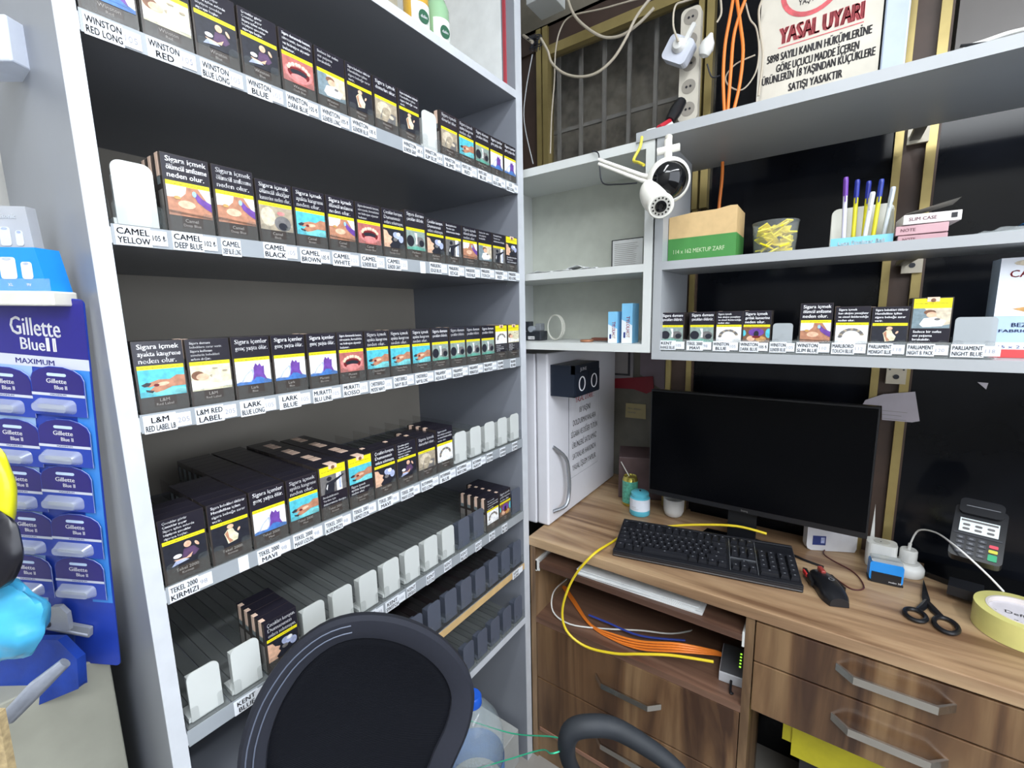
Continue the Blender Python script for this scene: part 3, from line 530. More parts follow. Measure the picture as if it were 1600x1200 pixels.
for i, (px, art, tg, br, hh) in enumerate(items):
    x = at('y', YP, px, 520).x; x2 = at('y', YP, items[i + 1][0], 520).x if i + 1 < len(items) else x + .062
    fm = frame((x - .002, YP, PZ - .0015), RXX, UZ)
    tr = tray(fm, 'slate' if art is None else 'white', 'clear tray on the far wall shelf, %s of ten from the left, above the monitor' % NTH[i], 'pusher trays on the far wall shelf', pusher=False, P=PITCH)
    for ch in list(tr.children):
        if ch.name.startswith(('tray_base', 'divider')): ch.scale = (1, 1, .45)
    if art is None:
        wp = .036 if i == 4 else .052
        b = MB(frame((x, YP, PZ), RXX, UZ)); b.prism(rrect(.001, wp, .002, .060 if i == 4 else .068, .006, 4, bot=False), -.006, -.004, M('frosted_pusher', (176, 182, 186), .3, alpha=.75, var=0)); b.box(wp / 2 - .003, wp / 2 + .003, .01, .04, -.010, -.006, M('frosted_pusher', (176, 182, 186)))
        o = b.build('pusher', tr) if False else b.build('pusher_plate')
        tag(o, ['frosted upright pusher plate between the throat picture and chest picture packs, far wall shelf', 'wide frosted upright pusher plate at the right end of the far wall packs'][i > 5], 'pusher plate')
    else:
        h = abs(hh) or .086
        for j in range(3 if i in (0, 7) else 2):
            place_pack(fm @ Matrix.Translation((.002, .0018, -.0045 - j * (PD + .001))), art, 'black pack with %s, %s from the left on the far wall shelf' % (PIC[art], NTH[i]) if j == 0 else 'black pack %s %s pack, %s from left, far wall shelf' % (['', 'directly behind', 'two places behind'][j], PIC[art], NTH[i]),
              'cigarette packs on the far wall shelf', stamp=(hh < 0 or j > 0), h=h, top=hh < 0, brand=(br, tg[1].title()[:9]), w=.053)
    price_tag((x - .002, YP - .0022 - .004, 1.3115), RXX, min(.060, x2 - x - .003) if tg[2] else .04, .0215, [tg[0], tg[1]], tg[2], 'white price tag on the far wall shelf front, %s from the left' % NTH[i], 'price tags on the far wall shelf')
b = MB(); b.box(.368, at('y', YP, 1560, 540).x, YP - .0055, YP - .0045, 1.3085, 1.336, clear2); tag(b.build('price_rail'), 'long clear plastic strip along the front of the far wall cigarette trays', 'rail')
# tall product box at the right end
xb = at('y', 1.10, 1560, 480).x
t = thing('product_box', 'tall light blue product box with red lettering at the right end of the shelf', 'box', (xb + .06, 1.12, 1.3085))
fm = frame((xb - .004, 1.10, 1.3085), RXX, UZ); b = MB(fm)
b.box(0, .16, 0, .166, -.05, 0, M('box_pale_blue', (176, 200, 226), .45, var=.04)); b.poly([(0.0, .07), (.16, .07), (.16, .166), (0, .166)], M('box_white_top', (222, 226, 234), .45), .0003); b.poly([(0, 0), (.16, 0), (.16, .014), (0, .014)], M('box_red_band', (206, 70, 72), .45), .0003); b.poly([(0, .014), (.16, .014), (.16, .026), (0, .026)], M('box_white_top', (222, 226, 234)), .0003)
b.build('carton', t)
b = MB(fm); b.text('CANPED', .012, .134, .012, M('text_red', (176, 40, 48), .5, var=0), .0008); b.poly(ell(.045, .157, .03, .006), bgl, .0006)
b.text('BEZ YARA', .022, .052, .007, M('text_blue', (40, 56, 120), .5, var=0), .0008, exactw=.05); b.text('FABRIC FIRST AID', .008, .043, .005, M('text_blue', (40, 56, 120)), .0008, exactw=.085); b.text('15 x 2 cm x 500', .01, .016, .005, M('text_blue', (40, 56, 120)), .0008, bold=False, exactw=.07)
b.poly([(.02, .082), (.06, .068), (.13, .085), (.09, .098)], gold, .0006); b.poly(ell(.07, .098, .035, .018), wh, .0008); b.poly(ell(.07, .098, .02, .010), lav, .001)
b.build('front_print', t)
# carton of envelopes
x0 = .361 + .005; fm = frame((x0, 1.08, 1.512), RXX, UZ)
t = thing('envelope_carton', 'brown cardboard envelope carton with green lower half on the middle shelf', 'box', (x0 + .07, 1.13, 1.512))
b = MB(fm); b.prism([(0, 0), (.142, 0), (.142, .108), (.128, .109), (.10, .105), (.05, .105), (0, .100)], -.10, 0, M('kraft_cardboard', (198, 168, 120), .7, var=.06, scale=60)); b.build('carton_body', t, bevel=.002)
b = MB(fm); b.box(-.0004, .1424, 0, .052, -.1004, .0004, M('green_print', (62, 128, 60), .6)); b.text('114 x 162 MEKTUP ZARF', .012, .018, .0095, M('pale_print', (190, 206, 170), .6, var=0), .001, exactw=.108, bold=False); b.build('green_band', t)
# round tub of sachets
c = at('y', 1.13, 1209, 395); c = Vector((c.x, 1.13, 1.512)); R = .043
t = thing('sachet_tub', 'clear round plastic tub full of yellow sachets beside the carton', 'tub', c)
MB().lathe([(R * .86, 0), (R * .9, .002), (R, .066), (R * 1.04, .068), (R * 1.02, .070), (R * .97, .066), (R * .87, .003), (0, .003)], c, clear2, 32).build('tub_wall', t, smooth=True)
ym = M('sachet_yellow', (232, 216, 36), .3, var=.2, scale=120)
for i in range(34):
    a = random.uniform(0, 2 * PI); r = random.uniform(.25, .52) * R; zz = .010 + .0016 * i
    m = Matrix.Translation(c + Vector((r * math.cos(a), r * math.sin(a), zz))) @ Matrix.Rotation(random.uniform(0, PI), 4, 'Z') @ Matrix.Rotation(random.uniform(-.7, .7), 4, 'X') @ Matrix.Rotation(random.uniform(-.5, .5), 4, 'Y')
    b = MB(m); b.box(-.020, .020, -.010, .010, -.0016, .0016, ym); b.box(.011, .0155, -.0082, .0082, -.0014, .0014, M('sachet_black', (50, 48, 40), .4))
    o = b.build('sachet', bevel=.001); tag(o, 'yellow stick sachet lying in the clear round tub', 'sachet', 'yellow sachets in the clear tub')
# pen display
pA = at('y', 1.11, 1297, 385).x; pB = at('y', 1.11, 1395, 378).x; fm = frame((pA, 1.11, 1.512), RXX, UZ); W = pB - pA
t = thing('pen_display_box', 'white cardboard pen display box with blue front and rows of holes', 'box', (pA + W / 2, 1.14, 1.512))
cardw = M('white_card', (222, 222, 214), .6)
b = MB(fm); b.box(0, W, 0, .022, -.001, 0, M('box_sky_blue', (120, 188, 206), .5)); b.box(0, W, .0, .02, -.06, -.001, M('box_grey_inside', (108, 104, 100), .6)); b.text('Luna Fineliner Ball', W / 2, .008, .007, wtext, .0006, align='c', maxw=W * .8); b.build('front_panel', t)
b = MB(frame((pA, 1.17, 1.512), RXX, UZ)); b.prism(rrect(-.002, W + .002, 0, .088, .012, 4, bot=False), -.0012, 0, cardw); b.build('back_card', t)
b = MB(fm)
for r in range(4):
    for q in range(7):
        u, dd = W * (.1 + q * .133), -.010 - r * .013
        b.lathe([(.0048, 0), (.0035, .0008)], (0, 0, 0), dk, 8) if False else b.add([(u + .0042 * math.cos(k * PI / 4), .0205 + .0002, dd + .0042 * math.sin(k * PI / 4)) for k in range(8)][::-1], [tuple(range(8))], dk)
b.build('hole_rows', t)
b = MB(frame((pA, 1.17, 1.512), RXX, UZ)); b.prism([(0, .02), (0.001, .02), (.001, .085), (0, .085)], 0, .06, cardw); 
b = MB(); b.add([(pA - .001, 1.11, 1.534), (pA - .001, 1.17, 1.534), (pA - .001, 1.17, 1.592)], [(0, 1, 2)], cardw); b.add([(pB + .001, 1.11, 1.534), (pB + .001, 1.17, 1.534), (pB + .001, 1.17, 1.592)], [(0, 1, 2)], cardw); b.build('side_gusset', t)
pens = [(1320, 1322, 305, 277, 'purple pen with white barrel', (206, 204, 226), (110, 60, 160)), (1335, 1340, 362, 281, 'yellow pen with blue cap, left of the yellow pair', (208, 200, 40), (40, 52, 150)), (1351, 1358, 340, 283, 'yellow pen with blue cap in the middle', (208, 200, 40), (40, 52, 150)),
        (1353, 1364, 358, 300, 'thin white pen leaning between the yellow pens', (220, 222, 226), (220, 222, 226)), (1366, 1378, 350, 280, 'yellow pen with black clip, rightmost of the yellow pens', (208, 200, 40), (40, 60, 150)), (1382, 1396, 356, 292, 'white capless pen at the right end of the display', (196, 204, 212), (196, 204, 212))]
for i, (xa, xt, ya, yt, nm, c1, c2) in enumerate(pens):
    yy = 1.125 + (i % 3) * .012; base = at('y', yy, xa, 350); top = at('y', yy + .004, xt, yt); base.z = 1.5335; 
    d = (top - base); 
    t = thing('pen', nm + ' standing in the pen display box', 'pen', base, 'pens in the display box')
    MB().tube([base, base + d * .72], .0038, M('pen_%d_%d_%d' % c1, c1, .3, var=0), 10).build('barrel', t, smooth=True)
    b = MB(); b.tube([base + d * .70, base + d * .97, top], [.0044, .0044, .0036], M('pen_%d_%d_%d' % c2, c2, .3, var=0), 10); o_ = base + d * .95 + Vector((0, -.0055, 0)); b.tube([o_, base + d * .60 + Vector((0, -.006, 0))], .0012, M('pen_%d_%d_%d' % c2, c2), 6); b.build('cap', t, smooth=True)
# pink flat boxes
for i, (xa, xb_, z0, h_, c1, nm, rz) in enumerate(((1402, 1480, 1.512, .014, (178, 140, 146), 'dusty pink flat box, lowest of the stack beside the pens', .02), (1400, 1482, 1.5275, .016, (190, 152, 158), 'dusty pink flat box in the middle of the stack beside the pens', -.04), (1406, 1497, 1.545, .017, (214, 208, 206), 'pale flat box with open flap, top of the stack beside the pens', .06))):
    A = at('y', 1.10, xa, 370).x; B = at('y', 1.10, xb_, 370).x
    m = Matrix.Translation(((A + B) / 2, 1.135, z0)) @ Matrix.Rotation(rz, 4, 'Z')
    t = thing('flat_box', nm, 'box', ((A + B) / 2, 1.135, z0), 'flat pink boxes beside the pens')
    b = MB(m); w2 = (B - A) / 2; b.box(-w2, w2, -.035, .035, 0, h_, M('box_%d' % i, c1, .5, var=.05)); b.build('carton', t, bevel=.001)
    b = MB(m @ frame((0, -.035, 0), RXX, UZ)); b.text('NOTE' if i < 2 else 'SLIM CASE', -w2 * .8, h_ * .35, h_ * .35, M('maroon_print', (120, 80, 90), .5, var=0), .0006)
    if i == 2: b.poly([(w2 * .65, h_ * .3), (w2 * .85, h_ * .3), (w2 * .85, h_ * .8), (w2 * .65, h_ * .8)], ink, .0006)
    b.build('front_print', t)
    if i == 2:
        b = MB(m); b.add([(-w2, .03, h_ + .001), (w2, .03, h_ + .020), (w2 * .95, -.03, h_ + .022), (-w2 * .9, -.03, h_ + .003)], [(0, 1, 2, 3)], M('flap_grey', (150, 146, 138), .5)); b.build('open_flap', t)
# plastic bags on the middle shelf, right
def blanket(name, fx, nx, ny, m, parent=None, smooth=True, thick=0.0015):
    vs = [fx(i / nx, j / ny) for j in range(ny + 1) for i in range(nx + 1)]
    fs = [(j * (nx + 1) + i, j * (nx + 1) + i + 1, (j + 1) * (nx + 1) + i + 1, (j + 1) * (nx + 1) + i) for j in range(ny) for i in range(nx)]
    b = MB(); b.add(vs, fs, m); o = b.build(name, parent, smooth=False)
    o.data.polygons.foreach_set('use_smooth', [True] * len(o.data.polygons))
    s = o.modifiers.new('thickness', 'SOLIDIFY'); s.thickness = thick; return o
def nz(x, y, s=0): return math.sin(x * 13.1 + s) * math.cos(y * 9.7 + s * 2) * .5 + math.sin(x * 29 + y * 23 + s) * .3
A = at('y', 1.10, 1490, 375).x
o = blanket('plastic_bag', lambda u, v: (A + .02 + u * .17, 1.06 + v * .13, 1.5135 + (.010 + .012 * abs(nz(u, v, 1))) * math.sin(PI * min(1, u * 1.1)) ** .5 * math.sin(PI * v) + .0002), 18, 12, M('clear_film', (200, 206, 208), .2, alpha=.45, var=0)); tag(o, 'crumpled clear plastic bag lying on the middle shelf right of the boxes', 'plastic bag')
o = blanket('plastic_packet', lambda u, v: (A + .095 + u * .10, 1.10 + v * .09, 1.532 + .018 * u + .004 * nz(u, v, 3) + .004), 12, 10, M('packet_blue', (40, 130, 200), .3)); tag(o, 'bright blue plastic packet at the right edge of the middle shelf', 'packet')
# things on the small white shelf unit
for px, h_, nm in ((950, .078, 'shorter'), (971, .097, 'taller')):
    x = at('y', 1.06, px, 530).x; fm = frame((x, 1.06, 1.3245), RXX, UZ); w_ = .024 if h_ < .09 else .027
    t = thing('medicine_box', '%s light blue and white medicine box on the small white shelf' % nm, 'box', (x, 1.08, 1.3245), 'medicine boxes on the small shelf')
    b = MB(fm); b.box(0, w_, 0, h_, -.045, 0, M('med_blue', (124, 188, 226), .4, var=.02)); b.poly([(0, 0), (w_, 0), (w_, h_ * .45), (0, h_ * .6)], M('med_white', (226, 234, 242), .4), .0003); b.build('carton', t)
    b = MB(fm @ Matrix.Translation((w_ * .45, h_ * .68, 0)) @ Matrix.Rotation(-PI / 2, 4, 'Z')); b.text('TYLO', 0, 0, .009, M('text_magenta', (196, 40, 90), .5, var=0), .0008, exactw=h_ * .27); b.text('LH', h_ * .28, 0, .009, M('text_magenta', (196, 40, 90)), .0008, exactw=h_ * .12); b.text('OT', h_ * .41, 0, .009, M('text_orange', (226, 150, 40), .5, var=0), .0008, exactw=h_ * .13); b.poly(rrect(h_ * .4, h_ * .55, -.007, -.002, .002), M('text_blue', (40, 56, 120)), .0008)
    b.build('front_print', t)
x = at('y', 1.08, 960, 400).x
t = thing('letter', 'white printed letter in a thin dark frame standing on the small shelf', 'paper', (x, 1.20, 1.511)); A = at('y', 1.2, 957, 400); 
fm = frame((A.x, 1.20, 1.511), RXX, UZ); b = MB(fm); b.box(0, .085, 0, .085, -.002, 0, M('paper_white', (224, 226, 226), .7)); 
for i in range(14): b.poly([(.006, .074 - i * .005), (.006 + random.uniform(.05, .072), .074 - i * .005), (.07, .0752 - i * .005), (.006, .0752 - i * .005)], gtext, .0004)
b.build('sheet', t); b = MB(fm); b.box(-.0025, 0, 0, .087, -.004, .001, ink); b.box(-.0025, .085, .085, .087, -.004, .001, ink); b.build('frame_edge', t)
for i, (px, sz) in enumerate(((850, .05), (885, .035), (905, .045), (925, .03))):
    p = at('y', 1.09, px, 425)
    o = blanket('paper_scrap', lambda u, v, p=p, sz=sz, i=i: (p.x + (u - .5) * sz * 1.6, 1.09 + (v - .5) * .05, 1.5125 + .006 * abs(nz(u, v, i)) + (.009 if i == 2 else .002) * math.sin(PI * u)), 8, 6, M('paper_white', (224, 226, 226)), thick=.0004)
    tag(o, ['flat white paper scrap at the left end of the small upper shelf', 'small white paper scrap left of the folded one', 'folded white paper scrap in the middle of the small shelf', 'little white paper scrap beside the framed letter'][i], 'paper', 'paper scraps on the small shelf')
# camera body and lens cap junk at left of lower small shelf
t = thing('old_electronics', 'heap of dark gadget parts at the left end of the small shelf', 'gadget', (.02, 1.12, 1.3245))
A = at('y', 1.12, 826, 530).x
b = MB(); b.box(A, A + .055, 1.10, 1.14, 1.3245, 1.352, M('gadget_dark', (44, 48, 54), .4, var=.3)); b.build('housing', t, bevel=.003)
b = MB(frame((A + .022, 1.097, 1.358), RXX, UZ)); b.prism(ell(0, 0, .009, .009, 20), -.03, 0, M('gadget_grey', (150, 156, 164), .3)); b.build('dial', t)
b = MB(frame((A + .012, 1.0985, 1.328), RXX, UZ)); b.box(0, .022, 0, .009, -.001, 0, wh); b.text('1183', .002, .002, .005, ink, .0006, exactw=.018); b.build('sticker', t)
b = MB(); b.box(A + .03, A + .048, 1.11, 1.135, 1.352, 1.374, M('gadget_grey2', (120, 124, 128), .5, var=.2)); b.box(A - .01, A + .012, 1.11, 1.13, 1.352, 1.38, M('gadget_dark', (44, 48, 54))); b.build('connector_block', t, bevel=.002)
t = thing('cable_coil', 'small coil of pale cable leaning on the shelf beside the gadget parts', 'cable', (A + .075, 1.13, 1.3245))
b = MB(); cc = Vector((A + .085, 1.13, 1.362))
for k in range(3): b.tube([cc + Vector(((.024 + .002 * k) * math.cos(a), .004 * k, (.0355) * math.sin(a))) for a in [2 * PI * i / 24 for i in range(24)]], .0020, M('pale_cable', (190, 190, 180), .5), 6, True)
b.build('coil', t, smooth=True)
A = at('y', 1.09, 917, 535)
b = MB(); b.lathe([(.016, 0), (.018, .002), (.018, .005), (.015, .006)], (A.x, 1.09, 1.3245), M('copper_lid', (176, 120, 88), .35, .3), 24); tag(b.build('round_copper_lid', smooth=True), 'small flat copper-coloured disc on the small white shelf', 'coaster')  # a round copper-coloured lid lying flat
b = MB(Matrix.Translation((A.x + .02, 1.13, 1.3265)) @ Matrix.Rotation(.1, 4, 'Z')); b.box(-.03, .03, -.015, .015, 0, .003, M('brown_strap', (120, 70, 56), .5)); b.box(-.02, .035, -.012, .012, .004, .007, M('brown_strap', (120, 70, 56))); tag(b.build('leather_strap'), 'folded brown strap lying beside the medicine boxes', 'strap')

# ---------------------------------------------------------------- mini fridge
DZ = .75
t = thing('mini_fridge', 'white mini fridge standing on the left end of the desk', 'fridge', (-.2, 1.36, DZ))
b = MB(); b.box(-.43, -.022, 1.105, 1.615, DZ + .001, 1.285, fridgew); b.build('body', t, bevel=.004)
b = MB(); b.box(-.018, .022, 1.105, 1.618, DZ + .004, 1.287, fridgew); d_ = b.build('door', t, bevel=.005)
hx = .022
b = MB(); hp = [at('x', .045, *q) for q in ((874, 700), (884, 716), (889, 745), (889, 770), (884, 790), (874, 802))]
hp = [Vector((hx, hp[0].y, hp[0].z))] + [p for p in hp[1:-1]] + [Vector((hx, hp[-1].y, hp[-1].z))]
b.tube(smoothp(hp), .006, M('handle_grey', (150, 154, 160), .25, .6), 10); b.build('handle', d_, smooth=True)
# warning sticker on the fridge
t = thing('warning_sticker', 'white age warning sticker with red heading on the fridge door', 'sticker', (.024, 1.33, .84))
ya, yb = at('x', .024, 889, 700).y, at('x', .024, 935, 700).y; za, zb = at('x', .024, 889, 750).z, 1.20
fm = frame((.0232, ya, za), RX, UZ); b = MB(fm); W, H = yb - ya, zb - za
b.prism(rrect(0, W, 0, H, .012), 0, .0006, M('sticker_edge', (100, 102, 112), .4)); b.prism(rrect(.0012, W - .0012, .0012, H - .0012, .011), .0003, .0010, M('sticker_white', (220, 220, 226), .4)); b.build('sticker_sheet', t)
b = MB(fm); rd = M('warning_red', (206, 44, 60), .5, var=0); cxx = W / 2
y = H * .74; hh = H * .062
b.text('YASAL UYARI :', cxx, y, hh, rd, .0014, align='c', exactw=W * .62)
for L, wf in (('18 YAŞINI', .36), ('DOLDURMAYANLARA', .76), ('SİGARA VE DİĞER TÜTÜN', .88), ('ÜRÜNLERİ SATILAMAZ', .82), ('SATANLAR HAKKINDA', .78), ('YASAL İŞLEM YAPILIR.', .8)):
    y -= H * .112; b.text(L, cxx, y, hh * .95, ink, .0014, align='c', exactw=W * wf)
dr = M('sign_dark_red', (130, 40, 56), .5, var=0)
b.add([(cxx + .030 * math.cos(a), H * .925 + .040 * math.sin(a), .0014) for a in [k * PI / 12 for k in range(24)]] + [(cxx + .025 * math.cos(a), H * .925 + .034 * math.sin(a), .0014) for a in [k * PI / 12 for k in range(24)]], [(k, (k + 1) % 24, 24 + (k + 1) % 24, 24 + k) for k in range(24)], dr)
b.text('18', cxx, H * .905, .026, dr, .0014, align='c', exactw=.028); b.build('lettering', t)
# perpetual calendar block fixed to the door
y0 = 1.12; A = at('y', y0, 863, 590); Bc = at('y', y0, 898, 590); xf = Bc.x; y1 = at('x', xf, 936, 590).y; z1 = at('x', xf, 898, 572).z; z0 = at('x', xf, 898, 622).z
t = thing('block_calendar', 'black block calendar reading JUNE 00 on the fridge door', 'calendar', ((.024 + xf) / 2, (y0 + y1) / 2, z0))
navy = M('calendar_navy', (26, 34, 48), .4, var=.03)
b = MB(); b.box(.0235, xf - .012, y0, y1, z0, z1, navy); b.box(xf - .012, xf, y0, y1, z1 - .0252, z1, navy); b.box(xf - .012, xf, y0, y0 + .003, z0, z1, navy); b.box(xf - .012, xf, y0, y1, z0, z0 + .003, navy); b.text; b.M = frame((xf + .0004, y0, z0), RX, UZ)
HH = z1 - z0; WW = y1 - y0; b.text('JUNE', WW * .33, HH - .018, .010, wtext, 0, align='c', exactw=WW * .26); b.build('holder', t)
for k in range(2):
    fm = frame((xf, y0 + .003 + k * (WW - .003) / 2, z0 + .003), RX, UZ); b = MB(fm); ww = (WW - .006) / 2; hc = HH - .0255
    b.box(.001, ww, 0, hc, -.011, .002, navy)
    cx_, cy_ = ww / 2, hc / 2; n = 20
    b.add([(cx_ + ww * .28 * math.cos(a), cy_ + hc * .33 * math.sin(a), .0024) for a in [i * 2 * PI / n for i in range(n)]] + [(cx_ + ww * .19 * math.cos(a), cy_ + hc * .28 * math.sin(a), .0024) for a in [i * 2 * PI / n for i in range(n)]], [(i, (i + 1) % n, n + (i + 1) % n, n + i) for i in range(n)], wtext)
    b.build('number_block', t)

# ---------------------------------------------------------------- alcove wall papers
def sheet(pxs, yv, m, name, label, cat, txt=None, tex=None, th=.002):
    P = [at('y', yv, *q) for q in pxs]; fm = frame((P[0].x, yv, P[0].z), RXX, UZ)
    b = MB(fm); b.prism([(p.x - P[0].x, p.z - P[0].z) for p in P], -th, 0, m)
    if txt:
        for (L, u, v, h, mm) in txt: b.text(L, u, v, h, mm, .0006)
    o = b.build(name); tag(o, label, cat); return o
t = thing('certificate_frame', 'grey framed certificate on the alcove wall beside the fridge', 'picture frame', (.0, 1.65, 1.15))
P1, P2 = at('y', 1.655, 990, 592), at('y', 1.655, 940, 545)
b = MB(); b.box(-.20, P1.x, 1.648, 1.659, P1.z, P1.z + .21, M('frame_grey', (150, 148, 152), .4)); b.build('frame', t)
b = MB(); b.box(-.19, P1.x - .012, 1.646, 1.6481, P1.z + .012, P1.z + .2, M('frame_dark_inner', (50, 50, 56), .4)); b.box(-.185, P1.x - .02, 1.6440, 1.6461, P1.z + .02, P1.z + .195, M('certificate_paper', (150, 146, 146), .6)); b.build('certificate', t)
sheet([(1000, 585), (1038, 612), (1040, 540), (1001, 535)], 1.655, M('lilac_paper', (150, 138, 150), .6), 'wall_paper_sheet', 'pale lilac paper sheet on the wall right of the certificate', 'paper')
sheet([(955, 592), (1020, 588), (1022, 610), (1010, 615), (990, 608), (955, 606)][::1], 1.645, M('red_card', (140, 30, 46), .5), 'red_card', 'dark red wavy-edged card below the certificate on the alcove wall', 'card')
sheet([(977, 652), (1009, 655), (1009, 632), (978, 630)], 1.655, M('yellow_note', (196, 184, 140), .7), 'sticky_note', 'pale yellow note stuck on the dirty alcove wall', 'note', [('Not: akşam', .01, .035, .008, gtext), ('siparişi', .01, .02, .008, gtext)])
b = MB(Matrix.Translation((.20, 1.55, DZ + .001)) @ Matrix.Rotation(.35, 4, 'Z')); b.box(-.12, .10, -.08, .06, 0, .15, M('mauve_box', (86, 68, 70), .6, var=.15)); tag(b.build('storage_box', bevel=.003), 'dull mauve cardboard box on the desk behind the monitor', 'box')

# ---------------------------------------------------------------- desk
t = thing('desk', 'long walnut desk under the shop window with drawers and open bays', 'desk', (.8, 1.2, 0)); desk = t
YD = 1.025
b = MB(); b.box(.0, 1.85, YD, YW - .012, .722, DZ, deskw); b.box(.0, .352, YW - .012, 1.655, .722, DZ, deskw); b.build('desktop', t, bevel=.002)
side = wood('walnut_panel_z', 'z', (104, 80, 58), (138, 110, 80), (156, 126, 94))
b = MB(); b.box(.002, .020, YD + .004, 1.34, 0, .722, side); b.build('side_panel', t)
b = MB(); b.box(.578, .596, YD + .004, 1.34, 0, .722, side); b.build('side_panel', t)
b = MB(); b.box(1.83, 1.848, YD + .004, 1.34, 0, .722, side); b.build('side_panel', t)
b = MB(); b.box(.020, .578, 1.325, 1.335, 0.0, .722, M('dark_backboard', (50, 40, 34), .7)); b.box(.596, 1.83, 1.325, 1.335, .5, .722, M('dark_backboard', (50, 40, 34))); b.build('back_board', t)
b = MB(); b.box(.034, .572, YD + .003, 1.30, .658, .674, deskd); ks = b.build('keyboard_shelf', t)
for x in (.0205, .5725):
    b = MB(); b.box(x, x + .005, YD + .003, 1.28, .645, .68, M('slide_white', (210, 210, 206), .4))
    if x < .1: b.box(.0205, .034, YD + .003, YD + .006, .648, .678, M('slide_white', (210, 210, 206)))
    b.build('slide_rail', t)
b = MB(); b.box(.020, .578, YD + .003, 1.32, .476, .494, deskd); b.build('bottom_board', t)
b = MB(); b.box(.020, .578, YD + .010, YD + .026, 0, .098, side); b.build('plinth', t)
def handle(parent, xa, xb, z, y):
    b = MB(); hh = .0045
    pts = [(xa, y), (xa + .028, y - .026), (xb - .028, y - .026), (xb, y)]; q = []
    for (x, yy) in pts: q.append((x, yy))
    inn = [(xa + .006, y), (xa + .030, y - .021), (xb - .030, y - .021), (xb - .006, y)]
    loop = q + inn[::-1]
    b.M = Matrix(((1, 0, 0, 0), (0, 1, 0, 0), (0, 0, 1, z - .008), (0, 0, 0, 1)))
    b.prism(loop, 0, .016, steel); return b.build('handle', parent, bevel=.0008)
for x0_, x1_, z0_, z1_, hxa, hxb, hz in ((.022, .576, .292, .474, .215, .400, .392), (.022, .576, .100, .288, .215, .400, .20), (.598, 1.20, .622, .716, .742, .920, .678), (.598, 1.20, .497, .618, .742, .920, .562), (1.204, 1.828, .622, .716, 1.4, 1.58, .678), (1.204, 1.828, .497, .618, 1.4, 1.58, .562)):
    b = MB(); b.box(x0_, x1_, YD + .003, YD + .021, z0_, z1_, drww); b.box(x0_ + .01, x1_ - .01, YD + .021, 1.30, z0_ + .012, z1_ - .03, deskd)
    d_ = b.build('drawer', t, bevel=.0015); handle(d_, hxa, hxb, hz, YD + .003)
b = MB(); P = at('y', YD, 842, 1135); Q = at('y', YD, 960, 1200); b.box(.03, .30, YD + .0005, YD + .003, P.z - .012, P.z, M('kraft_tape', (150, 112, 92), .6)); b.build('tape_strip', t)
# bays contents
def roundcable(name, pts, r, m, label, cat='cable', group=None, k=5, seg=8):
    b = MB(); b.tube(smoothp(pts, k), r, m, seg); return tag(b.build(name, smooth=True), label, cat, group)
paperm = M('paper_white', (224, 226, 226))
for i in range(5):
    b = MB(Matrix.Translation((.315 + [.0, .01, -.008, .006, -.004][i], 1.130 + [.0, .004, -.003, .006, .001][i], .6745 + i * .003)) @ Matrix.Rotation([.03, -.02, .045, -.035, .015][i], 4, 'Z')); w_ = .165 - .004 * (i % 3)
    b.prism([(-w_, -.09), (w_, -.09 + .002 * i), (w_ - .003, .09), (-w_ + .002, .09)], 0, .0022, paperm); tag(b.build('paper_sheaf'), ['undermost sheaf of white papers on the pull-out shelf', 'second lowest sheaf of white papers on the pull-out shelf', 'middle sheaf of white papers on the pull-out shelf', 'second highest sheaf of white papers on the pull-out shelf', 'topmost sheaf of white papers on the pull-out shelf'][i], 'papers', 'paper sheaves on the pull-out shelf')
yc = M('yellow_cable', (222, 196, 40), .4, var=0); oc = M('orange_cable', (232, 128, 46), .4, var=0); wc = M('white_cable', (214, 214, 208), .4, var=0)
zt = DZ + .004
P = [at('y', 1.285, 1198, 834), at('y', 1.282, 1150, 822), at('y', 1.278, 1090, 820), at('y', 1.262, 1040, 823), at('z', zt, 985, 832), at('z', zt, 955, 848), (at('y', 1.015, 925, 868)), at('y', 1.000, 895, 905), at('y', .995, 879, 950), at('y', .995, 885, 985), at('y', 1.0, 915, 1010), at('y', 1.005, 960, 1021), at('y', 1.012, 1000, 1022), at('y', 1.03, 1050, 1024), at('y', 1.045, 1115, 1034)]
P[5].z = zt
roundcable('network_cable', P, .0034, yc, 'yellow network cable running from behind the keyboard down over the desk edge to the router')
for i in range(4):
    o_ = i * 4
    P = [at('y', 1.20, 878 + i * 2, 935), at('y', 1.15, 893 + i * 2, 962), at('y', 1.08, 920 + i, 982 - o_ * .2), at('y', 1.06, 955, 1002 - o_), at('y', 1.055, 1000, 1014 - o_), at('y', 1.055, 1060, 1018 - o_), at('y', 1.10, 1112, 1022 - o_ * .5), at('y', 1.125, 1126, 1024 - o_ * .3)]
    for p in P: p.z = max(p.z, .500)
    roundcable('network_cable', P, .0030, oc, ['lowest of the four orange cables in the open bay', 'second lowest of the four orange cables in the open bay', 'second highest of the four orange cables in the open bay', 'highest of the four orange cables in the open bay'][i], 'cable', 'orange cables in the open bay')
b = MB(); b.tube([at('y', 1.22, 878, 922), at('y', 1.19, 888, 945)], .012, blackp, 10); tag(b.build('cable_sleeve'), 'black cable wrap at the left end of the orange cables', 'cable sleeve')
P = [at('y', 1.2, 885, 905), at('y', 1.1, 865, 925), at('y', 1.06, 864, 955), at('y', 1.05, 890, 975), at('y', 1.08, 940, 982), at('y', 1.12, 1000, 985), at('y', 1.16, 1050, 990), at('y', 1.25, 1090, 983)]
roundcable('white_cable', P, .0022, wc, 'thin white cable looping across the open bay under the pull-out shelf')
P = [at('y', 1.15, 905, 965), at('y', 1.15, 940, 972), at('y', 1.15, 970, 976), at('y', 1.2, 1000, 978)]
roundcable('twisted_cable', P, .003, M('silver_cable', (150, 160, 170), .4, var=0), 'silver twisted cable behind the orange cables')
